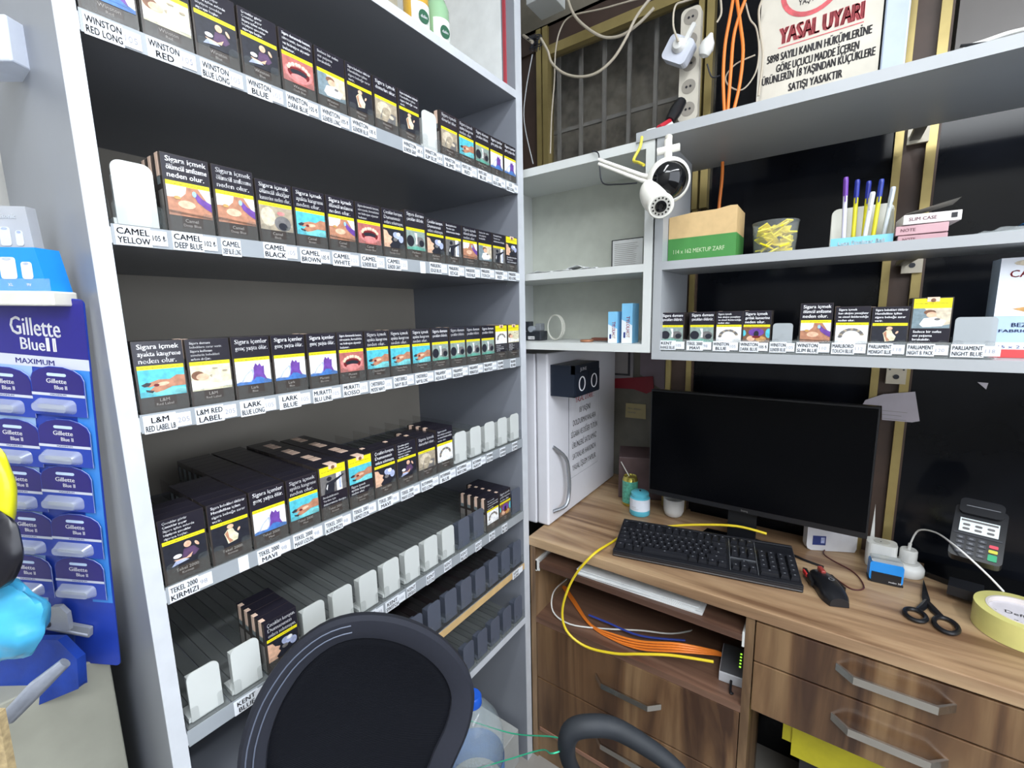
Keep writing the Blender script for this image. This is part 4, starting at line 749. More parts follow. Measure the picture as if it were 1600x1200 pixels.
P = [at('y', 1.10, 920, 975), at('y', 1.10, 950, 990), at('y', 1.10, 1000, 1005), at('y', 1.15, 1070, 1012)]
for p in P: p.z = max(p.z, .512)
roundcable('blue_cable', P, .0028, M('blue_cable', (50, 70, 160), .4, var=0), 'blue cable in the bay above the orange cables')
# router
t = thing('router', 'small white router with green lights in the open bay', 'router', (.548, 1.13, .4945))
m = Matrix.Translation((.545, 1.135, .4945)) @ Matrix.Rotation(.08, 4, 'Z'); b = MB(m); b.box(-.028, .028, -.055, .055, 0, .026, M('router_white', (196, 198, 204), .4)); b.build('case', t, bevel=.002)
b = MB(m); b.box(-.026, .026, -.053, .053, .0262, .0268, M('router_top_dark', (92, 94, 98), .4)); b.build('top_panel', t)
b = MB(m)
for k in range(5): b.box(.014, .018, -.02 + k * .012, -.016 + k * .012, .027, .0278, M('led_green', (150, 230, 60), .4, var=0, emit=1.5))
b.build('status_light', t)
b = MB(m); b.tube(smoothp([(0.0, -.056, .012), (0, -.075, .006), (.002, -.086, .003), (.006, -.082, .002)]), .003, blackp, 8); b.build('power_plug', t)
# yellow folder in the knee space
b = MB(Matrix.Translation((.80, 1.22, .0))); 
ys = M('yellow_plastic', (206, 196, 40), .5, var=.1)
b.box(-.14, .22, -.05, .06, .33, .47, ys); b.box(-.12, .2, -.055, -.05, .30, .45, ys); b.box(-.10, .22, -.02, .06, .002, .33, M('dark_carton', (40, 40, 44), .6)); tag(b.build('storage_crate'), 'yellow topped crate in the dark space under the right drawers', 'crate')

# ---------------------------------------------------------------- monitor
t = thing('monitor', 'large black computer monitor switched off on the desk', 'monitor', (.525, 1.30, DZ))
ym_ = 1.28; P = [at('y', ym_, *q) for q in ((1015, 606), (1370, 638), (1361, 845), (1016, 771))]
x0_, x1_, z0_, z1_ = (P[0].x + P[3].x) / 2, (P[1].x + P[2].x) / 2, (P[2].z + P[3].z) / 2, (P[0].z + P[1].z) / 2
b = MB(); b.box(x0_, x1_, ym_, ym_ + .020, z0_, z1_, blackp); b.build('housing', t, bevel=.002)
b = MB(); b.box(x0_ + .004, x1_ - .004, ym_ - .0014, ym_ - .0004, z0_ + .016, z1_ - .005, M('screen_black', (4, 5, 8), .2, var=0, spec=.12)); b.build('screen', t)
b = MB(frame(((x0_ + x1_) / 2, ym_ - .0004, z0_), RXX, UZ)); b.text('benq', .0, .005, .006, gtext, .0004, align='c'); b.build('logo', t)
b = MB(); b.box(.49, .56, ym_ + .021, ym_ + .035, DZ + .008, 1.0, blackp); b.build('stand_neck', t)
b = MB(); b.prism([(.42, 1.298), (.63, 1.298), (.62, 1.343), (.43, 1.343)], DZ + .001, DZ + .009, blackg); b.build('stand_base', t, bevel=.001)

# ---------------------------------------------------------------- keyboard
K = Matrix.Translation((.250, 1.056, DZ + .001)) @ Matrix.Rotation(math.atan2(.086, .427), 4, 'Z')
t = thing('keyboard', 'black mechanical keyboard with number pad on the desk', 'keyboard', K.translation.copy())
KW, KD = .437, .165
tilt = Matrix.Rotation(math.radians(5.5), 4, 'X')
b = MB(K @ tilt); b.box(0, KW, 0, KD, .0, .014, M('kb_case', (30, 31, 36), .3)); b.box(0, KW, 0, .012, .014, .018, M('kb_case', (30, 31, 36))); b.box(.002, KW - .002, .158, KD, .014, .020, M('kb_case', (30, 31, 36))); b.build('case', t, bevel=.002)
b = MB(K); b.box(.03, .06, .14, .15, -.0005, .012, blackp); b.box(KW - .06, KW - .03, .14, .15, -.0005, .012, blackp); b.build('foot', t)
b = MB(K @ tilt); sil = M('kb_silver', (140, 144, 150), .25, .7, var=0)
b.box(.285, .287, .014, .155, .0142, .0165, sil); b.box(.346, .348, .014, .155, .0142, .0165, sil); b.box(.286, .347, .068, .070, .0142, .0165, sil); b.box(.002, KW - .002, -.0004, 0, .004, .006, sil); b.build('divider_trim', t)
keym = M('keycap', (34, 35, 40), .35, var=.05); leg = M('key_legend', (120, 122, 128), .5, var=0)
rows = [(.018, [1.25, 1.25, 1.25, 6.25, 1.25, 1.25, 1.25, 1.25]), (.0375, [2.25] + [1] * 10 + [2.75]), (.0565, [1.75] + [1] * 11 + [2.25]), (.0755, [1.5] + [1] * 12 + [1.5]), (.0945, [1] * 13 + [2]), (.132, [1, -1, 1, 1, 1, 1, -.5, 1, 1, 1, 1, -.5, 1, 1, 1, 1])]
U = .0183
def keycap(x, y, w_, d_=.0165):
    b = MB(K @ tilt); z0 = .015; z1 = .0245; i_ = .0022
    b.add([(x, y, z0), (x + w_, y, z0), (x + w_, y + d_, z0), (x, y + d_, z0), (x + i_, y + i_ * .6, z1), (x + w_ - i_, y + i_ * .6, z1), (x + w_ - i_, y + d_ - i_, z1 + .001), (x + i_, y + d_ - i_, z1 + .001)], [(4, 5, 6, 7), (0, 1, 5, 4), (1, 2, 6, 5), (2, 3, 7, 6), (3, 0, 4, 7)], keym)
    b.box(x + w_ / 2 - .0018, x + w_ / 2 + .0018, y + d_ * .55, y + d_ * .7, z1 + .0006, z1 + .0009, leg)
    return b.build('key', t)
for y, ks_ in rows:
    x = .006
    for q in ks_:
        if q > 0: keycap(x, y, U * q - .0018)
        x += U * abs(q)
for y in (.132, .0945, .0755):
    for q in range(3): keycap(.2895 + q * .019, y, .0165)
for q in range(3): keycap(.2895 + q * .019, .018, .0165)
keycap(.3085, .0375, .0165)
for j, y in enumerate((.018, .0375, .0565, .0755, .0945)):
    for q in range(4):
        if j == 0 and q == 1: continue
        keycap(.351 + q * .0208, y, (.0395 if (j == 0 and q == 0) else .0185))
roundcable('keyboard_cable', [at('z', DZ + .004, 1170, 840), at('z', DZ + .004, 1215, 855), at('z', DZ + .004, 1250, 872), at('z', DZ + .004, 1287, 886)], .003, blackp, 'black cable lying behind the keyboard toward the mouse')
roundcable('mouse_cable', [at('z', DZ + .003, 1285, 892), at('z', DZ + .003, 1300, 900), at('z', DZ + .003, 1330, 920), at('z', DZ + .003, 1350, 918), at('z', DZ + .003, 1335, 895), at('z', DZ + .003, 1300, 875), at('z', DZ + .003, 1287, 865), at('z', DZ + .003, 1290, 857)], .0016, M('braided_maroon', (80, 36, 34), .5, var=0), 'thin maroon mouse cable looping on the desk by the white adapter')
# mouse
Mo = at('z', DZ, 1287, 930); MM = Matrix.Translation((Mo.x + .006, Mo.y + .022, DZ + .001)) @ Matrix.Rotation(math.radians(22), 4, 'Z')
t = thing('mouse', 'black gaming mouse with red accents beside the keyboard', 'mouse', MM.translation.copy())
def loft(b, secs, m):
    n = len(secs[0]); vs = [v for s_ in secs for v in s_]; fs = []
    for i in range(len(secs) - 1):
        for k in range(n): fs.append((i * n + k, i * n + (k + 1) % n, (i + 1) * n + (k + 1) % n, (i + 1) * n + k))
    fs += [tuple(range(n))[::-1], tuple(range((len(secs) - 1) * n, len(secs) * n))]; b.add(vs, fs, m)
secs = []
for i in range(13):
    s_ = i / 12; y = -.060 + .115 * s_; hw = .031 * (math.sin(PI * (.12 + .76 * s_)) ** .5) * (1.0 - .18 * math.sin(PI * s_) ** 4) ; hh = .006 + .034 * math.sin(PI * (.06 + .80 * (1 - abs(1 - s_ * 1.0) if 0 else .08 + .8 * s_))) ** .9 * (1 - .35 * s_)
    secs.append([(hw * math.cos(a) * (1 if math.sin(a) > 0 else 1), y, max(0, hh * max(0, math.sin(a)) ** .6 if math.sin(a) > 0 else 0)) for a in [k * PI / 10 for k in range(11)]] + [(-hw, y, 0), (hw, y, 0)])
b = MB(MM); loft(b, secs, M('mouse_shell', (26, 27, 31), .32)); o = b.build('shell', t, smooth=True)
b = MB(MM); b.box(-.005, .005, .022, .046, .025, .036, M('red_glow_plastic', (150, 60, 54), .3)); b.build('scroll_wheel', t, bevel=.002)
b = MB(MM); b.prism([(-.034, .0), (-.028, .0), (-.022, .056), (-.030, .060)], .008, .020, M('mouse_side', (18, 18, 21), .4)); b.prism([(.028, -.01), (.036, -.004), (.030, .050), (.022, .050)], .004, .014, M('mouse_side', (18, 18, 21))); b.build('side_wing', t, bevel=.001)
b = MB(MM); b.box(-.0335, -.030, .03, .05, .012, .021, M('red_accent', (196, 50, 50), .4, var=0)); b.build('red_button', t)
b = MB(MM @ Matrix.Translation((0, -.015, .0388))); b.add([(.006 * math.cos(a), .006 * math.sin(a), 0) for a in [k * PI / 8 for k in range(16)]] + [(.0042 * math.cos(a), .0042 * math.sin(a), 0) for a in [k * PI / 8 for k in range(16)]], [(k, (k + 1) % 16, 16 + (k + 1) % 16, 16 + k) for k in range(16)], leg); b.build('round_emblem', t)

# ---------------------------------------------------------------- desk items left of / under the monitor
c = at('z', DZ, 996, 806); c.y += .02; c = Vector((c.x, c.y, DZ + .001)); 
t = thing('cleaning_tub', 'turquoise lidded tub with white label on the desk by the fridge', 'tub', c)
tq = M('turquoise_plastic', (90, 180, 200), .35)
MB().lathe([(.030, 0), (.032, .003), (.032, .018)], c, tq, 32).build('base_band', t, smooth=True)
b = MB(); b.lathe([(.0318, .018), (.0318, .056)], c, M('tub_label', (216, 222, 232), .5), 32, cap=False); b.M = frame((c.x - .010, c.y - .0322, c.z + .03), RXX, UZ); b.text('DEXX', -.004, .0, .0035, gtext, .001, bold=False); b.text('antibakteriyel mendil', -.004, -.005, .0018, gtext, .001, bold=False); b.build('label', t, smooth=False)
MB().lathe([(.0318, .056), (.027, .060), (.027, .062)], c, tq, 32).build('shoulder', t, smooth=True)
b = MB(); b.lathe([(.028, .062), (.028, .072), (.022, .076), (0, .077)], c, tq, 32); b.lathe([(.003, .076), (.003, .080)], c, blackp, 8); b.build('lid', t, smooth=True)
c2 = at('z', DZ, 984, 800); c2 = Vector((c.x - .052, c.y + .050, DZ + .001))
t = thing('drink_can', 'green patterned drink can with gold top and a straw, behind the turquoise tub', 'can', c2)
MB().lathe([(.022, 0), (.026, .006), (.026, .012)], c2, M('can_gold', (190, 180, 90), .2, .8), 28).build('bottom_rim', t, smooth=True)
MB().lathe([(.026, .012), (.026, .088)], c2, M('can_green', (84, 160, 140), .3, var=.35, scale=140), 28, cap=False).build('can_body', t, smooth=True)
MB().lathe([(.026, .088), (.022, .100), (.022, .102), (.019, .098), (0, .098)], c2, M('can_gold', (190, 180, 90)), 28).build('can_top', t, smooth=True)
MB().tube([c2 + Vector((.005, 0, .086)), c2 + Vector((-.045, .03, .135))], .0016, wc, 6).build('straw', t)
c3 = Vector((at('y', 1.37, 1050, 790).x, 1.39, DZ + .001))
b = MB(); b.lathe([(.018, 0), (.026, .006), (.031, .02), (.032, .060), (.030, .060), (.028, .02), (0, .008)], c3, M('cup_white', (204, 204, 202), .3), 28); tag(b.build('cup', smooth=True), 'white round-bottomed cup behind the monitor left corner', 'cup')
# white adapter under the monitor
t = thing('power_adapter', 'white box with blue label standing behind the lower right of the monitor', 'adapter', (.72, 1.39, DZ))
fa = frame((.676, 1.372, DZ + .001), (.11, .052, 0), UZ); b = MB(fa); b.prism([(.012, 0), (.118, 0), (.122, .01), (.122, .09), (0, .09), (0, .014), (.003, .005)][::1], -.022, 0, M('adapter_white', (214, 214, 218), .35)); b.build('case', t, bevel=.002)
b = MB(fa); b.box(.014, .046, .016, .042, .0002, .0008, M('text_blue', (40, 56, 120))); b.box(.034, .043, .022, .038, .0009, .0012, lav); b.build('label', t)
# stamp
S0 = at('z', DZ, 1357, 907); S1 = at('z', DZ, 1410, 919); ang = math.atan2(S1.y - S0.y, S1.x - S0.x)
m = Matrix.Translation((S0.x, S0.y, DZ + .001)) @ Matrix.Rotation(ang, 4, 'Z') @ Matrix.Rotation(PI / 2, 4, 'X'); Ws = (S1 - S0).length
t = thing('self_inking_stamp', 'blue self-inking office stamp with black base beside the socket cube', 'stamp', (S0.x, S0.y, DZ))
b = MB(m); b.prism(rrect(0, Ws, .004, .050, .006, 4), -.030, 0, M('stamp_blue', (40, 140, 222), .35)); b.build('upper_body', t, bevel=.001)
b = MB(m); b.box(.004, Ws - .004, 0, .026, .0, .0025, blackp); b.box(-.001, Ws + .001, .0, .004, -.031, .001, blackp); b.text('mobo 30', Ws * .94, .006, .0045, wtext, .003, align='r', bold=False); b.build('base', t)
b = MB(m); b.prism(rrect(.002, Ws - .002, .050, .058, .004), -.028, -.002, M('clear_cap', (200, 206, 206), .15, alpha=.6, var=0)); b.build('window_cap', t)
# socket cube with charger
c = Vector((at('y', 1.375, 1417, 885).x, 1.375, DZ + .001)); wpl = M('socket_white', (222, 222, 218), .35)
t = thing('socket_cube', 'white multi-socket adapter behind the blue stamp', 'socket adapter', c)
b = MB(); b.lathe([(.030, 0), (.033, .004), (.033, .018), (.030, .024), (.024, .030), (0, .030)], c, wpl, 26); b.build('socket_body', t, smooth=True)
m = Matrix.Translation(c + Vector((-.050, .010, .0))); b = MB(m); b.prism(rrect(-.030, .030, -.022, .022, .012, 4), 0, .062, wpl); b.build('socket_block', t, bevel=.003)
b = MB(m); b.lathe([(.016, .0625), (.016, .0632)], (.0, 0, 0), M('socket_inset', (196, 196, 190), .4), 20); b.box(-.004, -.001, -.004, -.001, .0632, .0636, ink); b.build('socket_face', t)
t = thing('usb_charger', 'white round usb charger plugged into the socket adapter', 'charger', c + Vector((0, 0, .031)))
b = MB(); b.lathe([(.015, .031), (.017, .034), (.017, .060), (.015, .063), (0, .063)], c, wpl, 24); b.build('charger_body', t, smooth=True); b = MB(); b.tube([c + Vector((0, 0, .062)), c + Vector((.001, 0, .078))], .0035, wpl, 8); b.build('plug', t)
P = [c + Vector((.001, 0, .076)), at('y', c.y - .01, 1435, 829), at('y', 1.32, 1462, 832), at('y', 1.24, 1490, 851), at('y', 1.215, 1515, 872), at('y', 1.215, 1545, 900), at('y', 1.22, 1568, 924)]
roundcable('charger_cable', P, .0019, M('cable_bright_white', (230, 230, 228), .4, var=0), 'white charging cable arching from the charger to the tape roll')
b = MB(); A = at('y', 1.415, 1362, 845); b.add([(A.x - .006, 1.415, DZ), (A.x + .008, 1.415, DZ), (A.x, 1.415, A.z + .10), (A.x - .006, 1.418, DZ), (A.x + .008, 1.418, DZ), (A.x, 1.418, A.z + .10)], [(0, 1, 2), (5, 4, 3), (0, 3, 4, 1), (1, 4, 5, 2), (2, 5, 3, 0)], wpl); tag(b.build('pointed_card'), 'thin white pointed card standing behind the socket adapter', 'card')
# paper on the post
P = [(1348, 632), (1352, 625), (1380, 616), (1430, 612), (1437, 658), (1425, 660), (1378, 656), (1378, 634)]
pp = [at('y', YW - .024, *q) for q in P]; fm = frame((pp[0].x, YW - .024, pp[0].z), RXX, UZ); b = MB(fm); b.prism([(p.x - pp[0].x, p.z - pp[0].z) for p in pp][::-1], -.001, 0, M('note_lilac', (196, 190, 200), .7)); 
for k in range(3): b.poly([(.04, -.012 - k * .01), (.088 - .01 * (k % 2), -.013 - k * .01), (.088 - .01 * (k % 2), -.0118 - k * .01), (.04, -.0108 - k * .01)], gtext, .0006)
tag(b.build('taped_note'), 'torn pale note taped to the post beside the monitor', 'note')
b = MB(frame((at('y', YW - .003, 1527, 597).x, YW - .003, at('y', YW - .003, 1527, 597).z), RXX, UZ)); b.prism([(0, 0), (.018, -.001), (.016, -.016)][::-1], 0, .001, M('note_lilac', (196, 190, 200))); tag(b.build('paper_corner'), 'tiny white torn paper corner stuck on the dark glass', 'paper')
# black tray and payment terminal
A = at('z', DZ + .012, 1443, 893); Bp = at('z', DZ + .012, 1530, 925)
b = MB(); b.prism([(A.x, A.y), (Bp.x, Bp.y), (1.35, 1.30), (1.35, YW - .024), (A.x + .01, YW - .024)], DZ + .001, DZ + .014, blackg); tag(b.build('black_tray', bevel=.002), 'flat glossy black tray on the right of the desk under the payment terminal', 'tray')
fmx = (math.cos(math.radians(-14)), math.sin(math.radians(-14)), 0)
T0 = atD(1.12, 1484, 858)   # lower left corner of the face
yT = 1.245
T0 = at('y', yT, 1487, 862); 
Rr = Vector(fmx); upv = Vector((0.10, 0.66, 0.75))
fm = frame(T0, Rr, upv) @ Matrix.Diagonal((1, .84, 1, 1))
t = thing('payment_terminal', 'black card payment terminal with lit screen leaning on the black tray', 'payment terminal', (T0.x + .03, T0.y + .03, DZ + .015))
b = MB(fm); b.prism(rrect(-.006, .072, -.006, .135, .010), -.030, 0, M('terminal_black', (24, 26, 32), .35)); b.prism(rrect(.0, .066, .108, .150, .01), -.028, .010, M('terminal_black', (24, 26, 32))); b.build('case', t, bevel=.002)
b = MB(fm); b.box(.004, .062, .062, .098, .0004, .0012, M('terminal_screen', (206, 218, 222), .3, var=0, emit=.35))
b.box(.006, .060, .090, .095, .0013, .0016, gr)
for k in range(6): b.prism(rrect(.009 + (k % 3) * .018, .020 + (k % 3) * .018, .067 + (k // 3) * .011, .073 + (k // 3) * .011, .0025), .0013, .0016, gr)
b.build('screen', t)
for r_ in range(4):
    for q in range(4):
        if q == 3:
            if r_ > 2: continue
            mk = [M('key_green', (30, 160, 110), .4, var=0), M('key_yellow', (206, 200, 60), .4, var=0), M('key_red', (220, 70, 90), .4, var=0)][r_]; yy0, yy1 = [(.002, .018), (.022, .030), (.034, .042)][r_]
        else: mk = M('key_dark', (52, 54, 62), .4, var=0); yy0 = .003 + r_ * .0125; yy1 = yy0 + .009
        b = MB(fm); b.prism(rrect(.003 + q * .016, .015 + q * .016 + (.001 if q == 3 else 0), yy0, yy1, .002), .0002, .002, mk); 
        if q < 3: b.box(.006 + q * .016, .012 + q * .016, yy0 + .003, yy0 + .006, .0021, .0023, leg)
        b.build('key', t)
b = MB(fm); b.box(-.002, .068, .054, .058, .0002, .0016, M('key_dark', (52, 54, 62))); b.box(.01, .06, .128, .130, .0105, .0110, leg); b.build('function_row', t)
b = MB(); mid = fm @ Vector((.033, .10, -.03)); b.prism([(T0.x + .01, T0.y + .045), (T0.x + .065, T0.y + .035), (T0.x + .075, T0.y + .085), (T0.x + .02, T0.y + .09)], DZ + .0145, DZ + .036, M('terminal_black', (24, 26, 32))); b.build('rear_body', t)
# scissors
SC = [at('z', DZ + .004, *q) for q in ((1443, 905), (1448, 945), (1430, 962), (1478, 978))]
t = thing('scissors', 'black handled scissors lying on the desk, points away', 'scissors', (SC[1].x, SC[1].y, DZ))
tip, piv = SC[0], SC[1]; dirv = (tip - piv).normalized(); perp = Vector((-dirv.y, dirv.x, 0))
b = MB()
for s_ in (-1, 1):
    z_ = DZ + .0015 + (.002 if s_ > 0 else 0)
    pts = [piv + perp * .006 * s_ - dirv * .006, piv - perp * .004 * s_ - dirv * .006, tip + perp * .0005 * s_ , piv + perp * .007 * s_ + dirv * .03]
    b.prism([(p.x, p.y) for p in pts], z_, z_ + .0018, M('blade_dark_steel', (90, 92, 98), .25, .9))
b.build('blade', t)
for q, rx, ry, rr_ in ((SC[2], .017, .022, 20), (SC[3], .018, .027, 28)):
    b = MB(); z_ = DZ + .006; aa = math.atan2(dirv.y, dirv.x)
    ring = [Vector((q.x, q.y, z_)) + dirv * (ry * math.cos(a)) + perp * (rx * math.sin(a)) for a in [i * 2 * PI / 24 for i in range(24)]]
    b.tube(ring, .0045, blackp, 8, True); near = min(ring, key=lambda p: (p - piv).length); b.tube([near, (near + piv) / 2 + Vector((0, 0, .001)), Vector((piv.x, piv.y, z_)) + dirv * .012], [.0055, .007, .005], blackp, 8); b.build('finger_grip', t, smooth=True)
b = MB(); b.lathe([(.004, .004), (.004, .0095), (0, .0105)], (piv.x, piv.y, DZ), sil, 12); b.build('screw', t)
# packing tape
t1, t2 = at('z', DZ + .048, 1519, 935), at('z', DZ + .048, 1600, 927); c = Vector((t1.x + .072, t1.y - .004, DZ + .001)); R = .070
t = thing('tape_roll', 'large roll of yellowish clear packing tape at the right desk edge', 'tape roll', c)
b = MB(); b.lathe([(R - .017, 0), (R, 0), (R, .047), (R - .017, .047)], c, M('tape_yellow', (214, 208, 130), .3, var=.05), 48, cap=False); b.build('tape', t, smooth=True)
b = MB(); b.lathe([(R - .017, .0), (R - .017, .0478), (R - .021, .0478), (R - .021, 0)], c, M('cardboard_core', (216, 208, 204), .6), 48, cap=False); b.build('core', t, smooth=True)
b = MB(); b.lathe([(R - .0215, .038), (0, .038)], c, M('core_label', (214, 210, 216), .6), 40, cap=False); b.M = Matrix.Translation(c + Vector((-.012, -.005, .0386))) @ Matrix.Rotation(-.2, 4, 'Z'); b.text('Deffo', -.014, .0, .012, ink, 0, bold=False); b.text('ffo', -.034, -.004, .006, ink, 0, bold=False); b.text('Deffo', -.02, -.028, .010, ink, 0, bold=False); b.build('core_label', t)

# ---------------------------------------------------------------- top shelf: sign, wires, power strip, camera
P = [at('y', 1.325, 1185, 180), at('y', 1.325, 1378, 100)]
x0_, x1_ = at('y', 1.325, 1185, 100).x, at('y', 1.325, 1376, 60).x; z0_ = 1.7975; z1_ = 2.22
t = thing('warning_sign', 'large old white age warning sign with red heading on the top shelf', 'sign', ((x0_ + x1_) / 2, 1.325, z0_))
fm = frame((x0_, 1.322, z0_), RXX, UZ); W = x1_ - x0_; b = MB(fm); b.box(0, W, 0, z1_ - z0_, -.004, 0, M('sign_cream', (206, 200, 186), .5, var=.08, scale=14)); b.build('board', t)
b = MB(fm); rp = M('sign_faded_red', (206, 90, 96), .6, var=.25, scale=60); kp = M('sign_faded_black', (84, 82, 84), .6, var=.35, scale=80)
def zat(px, py): q = at('y', 1.322, px, py); return q.x - x0_, q.z - z0_
u, v = zat(1216, 71); u2, _ = zat(1350, 30); vh = .036
for k in (0, .0022, .0044): b.text('YASAL UYARI', u + k, v, vh, rp, .0006 + k * .02, exactw=u2 - u - .004)
b.poly([(u, v - .008), (u2, v - .008), (u2, v - .006), (u, v - .006)], rp, .0006)
for (L, xa, ya, xb2, yb2) in (('5898 SAYILI KANUN HÜKÜMLERİNE', 1198, 101, 1362, 55), ('GÖRE UÇUCU MADDE İÇEREN', 1212, 114, 1342, 78), ('ÜRÜNLERİN 18 YAŞINDAN KÜÇÜKLERE', 1190, 135, 1367, 90), ('SATIŞI YASAKTIR', 1231, 143, 1316, 120)):
    ua, va = zat(xa, ya); ub, _ = zat(xb2, yb2); b.text(L, ua, va, .0175, kp, .0006, exactw=ub - ua - .001); b.text(L, ua + .0012, va, .0175, kp, .0007, exactw=ub - ua - .001)
cx_, cy_ = zat(1270, -24); n = 32
b.add([(cx_ + .062 * math.cos(a), cy_ + .062 * math.sin(a), .0006) for a in [i * 2 * PI / n for i in range(n)]] + [(cx_ + .052 * math.cos(a), cy_ + .052 * math.sin(a), .0006) for a in [i * 2 * PI / n for i in range(n)]], [(i, (i + 1) % n, n + (i + 1) % n, n + i) for i in range(n)], rp)
b.text('18', cx_, cy_ - .014, .042, M('sign_blue', (70, 84, 130), .6, var=0), .0006, align='c'); b.text('YAŞ ALTI', cx_, cy_ - .034, .012, kp, .0006, align='c', exactw=.05); b.build('lettering', t)
for q, (ax_, bx_, nm) in enumerate(((1379, 1418, 'bluish white upright panel between the warning sign and the brass post'),)):
    A, B_ = at('y', 1.32, ax_, 60).x, at('y', 1.32, bx_, 60).x; b = MB(); b.box(A, B_, 1.318, 1.334, 1.7975, 2.25, M('panel_blue_white', (176, 188, 206), .3)); tag(b.build('upright_panel', bevel=.003), nm, 'panel')  # a plain upright panel, no sign
b = MB(); b.box(at('y', 1.30, 1185, 170).x - .006, at('y', 1.3, 1250, 150).x + .02, 1.06, 1.0612 + .04, 1.797, 1.7985, M('torn_tape', (226, 224, 216), .6)); tag(b.build('torn_paper'), 'torn strip of white paper stuck on the top board edge', 'paper')
# loose wires
bw = M('beige_wire', (186, 176, 158), .5, var=0); bk = M('black_wire', (34, 36, 44), .5, var=0)
def wire(pxs, yv, r, m, label, name='wire', grp='wires hanging above the top shelf'):
    pts = [at('y', yv + (q[2] if len(q) > 2 else 0), q[0], q[1]) for q in pxs]
    for p in pts: p.z = max(p.z, 1.80) if p.y > 1.03 and p.x > .3 else p.z
    return roundcable(name, pts, r, m, label, 'wire', grp)
wire([(884, -12), (895, 20), (915, 42), (943, 58), (972, 55), (1000, 35), (1022, 12)], 1.29, .0040, bw, 'thick beige cable sagging across the window top from the ceiling')
wire([(845, 60), (856, 80), (862, 98), (880, 114), (905, 120), (932, 114), (958, 92), (978, 60), (995, 25), (1022, -10)], 1.27, .0038, bw, 'beige cable hanging in the deepest loop across the window')
wire([(1060, -10), (1000, -2), (940, 14), (893, 25), (876, 45), (868, 80), (866, 130), (862, 180), (860, 240)], 1.30, .0022, bw, 'thin beige wire running down the brass window post')
wire([(832, 85), (822, 140), (819, 190), (833, 256)], 1.28, .0016, M('pale_thin_wire', (200, 204, 204), .5, var=0), 'thin pale wire hanging at the far left of the window')
for i, pxs in enumerate(([(1147, -10), (1140, 30), (1133, 70), (1130, 120), (1132, 176)], [(1150, -10), (1157, 40), (1161, 80), (1156, 130), (1147, 170)], [(1168, -10), (1155, 25), (1146, 60), (1142, 110), (1137, 174)])):
    wire(pxs, 1.27, .0038, oc, ['leftmost orange cable hanging behind the top shelf', 'orange cable bulging to the right behind the top shelf', 'orange cable crossing between its two neighbours behind the top shelf'][i], 'orange_cable', 'orange cables behind the top shelf')
P = [at('y', 1.30, 1129, 250), at('y', 1.30, 1128, 280), at('y', 1.30, 1124, 318), at('y', 1.30, 1122, 345)]
roundcable('orange_cable', P, .004, oc, 'orange cable hanging down behind the envelope carton')
wire([(1165, 5), (1172, 30), (1182, 45), (1186, 80), (1180, 115), (1160, 140), (1140, 135), (1134, 120), (1150, 100), (1180, 86)], 1.28, .0018, bw, 'thin beige wire tangled in a loop right of the orange cables')
wire([(1196, -10), (1186, 15), (1188, 50), (1192, 90), (1185, 150)], 1.28, .0026, bw, 'beige wire beside the left edge of the warning sign')
wire([(1120, 35), (1127, 20), (1125, -10)], 1.27, .0024, bw, 'short beige wire rising from the round white plug')
wire([(1060, 65), (1052, 40), (1055, 10), (1070, 2), (1105, -8)], 1.24, .0024, bw, 'beige wire rising from the big white adapter')
wire([(1105, 100), (1112, 120), (1125, 118)], 1.27, .0018, bk, 'short dark wire end beside the power strip')
t = thing('wire_knot', 'dark tangled knot of wires at the window left corner', 'wire', at('y', 1.28, 836, 80))
b = MB(); cc = at('y', 1.28, 836, 70)
for i in range(9):
    d = [cc + Vector((random.uniform(-.02, .02), random.uniform(-.015, .015), random.uniform(-.02, .03))) for _ in range(4)]
    b.tube(smoothp(d, 4), .0015, bk, 5)
b.build('tangle', t); b = MB(); b.tube([at('y', 1.28, 818, 56), at('y', 1.27, 832, 66)], .005, bw, 8); b.build('pipe_end', t)
# white box at top left of window
A = at('y', 1.25, 822, 8); b = MB(); b.box(A.x, A.x + .085, 1.25, 1.34, A.z, A.z + .12, white); tag(b.build('junction_box', bevel=.002), 'white junction box above the window at the cabinet corner', 'junction box')
# power strip
t = thing('power_strip', 'long cream power strip hanging vertically on the window post', 'power strip', at('y', 1.32, 1072, 185))
A = at('y', 1.315, 1060, 20); B_ = at('y', 1.315, 1072, 190); fm = frame((B_.x - .006, 1.315, B_.z), RXX, (A.x + .014 - B_.x, 0, A.z - B_.z)); Lh = (A - B_).length
b = MB(fm); b.prism(rrect(-.016, .034, 0, Lh, .014, 5), -.02, 0, M('strip_cream', (206, 200, 186), .4)); b.build('strip_body', t, bevel=.003)
b = MB(fm)
for v in (.03, .085, .14, .195, .25):
    n = 20
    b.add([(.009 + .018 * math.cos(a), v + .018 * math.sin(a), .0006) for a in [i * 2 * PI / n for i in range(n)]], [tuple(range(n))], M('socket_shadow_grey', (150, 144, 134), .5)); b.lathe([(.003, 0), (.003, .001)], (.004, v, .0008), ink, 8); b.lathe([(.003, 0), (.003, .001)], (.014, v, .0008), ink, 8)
b.build('outlet', t)
t = thing('wall_adapter', 'big rounded white adapter plugged into the power strip', 'adapter', at('y', 1.29, 1065, 90))
A = at('y', 1.29, 1063, 85); m = frame(A, RXX, UZ) @ Matrix.Rotation(math.radians(-32), 4, 'Z')
b = MB(m); b.prism(rrect(-.034, .034, -.028, .030, .012), 0, .028, M('adapter_bluish', (206, 210, 222), .35)); b.build('case', t, bevel=.004)
b = MB(m); b.lathe([(.017, .028), (.017, .034), (.012, .042), (0, .044)], (0, .008, 0), wpl, 20); b.build('plug', t, smooth=True)
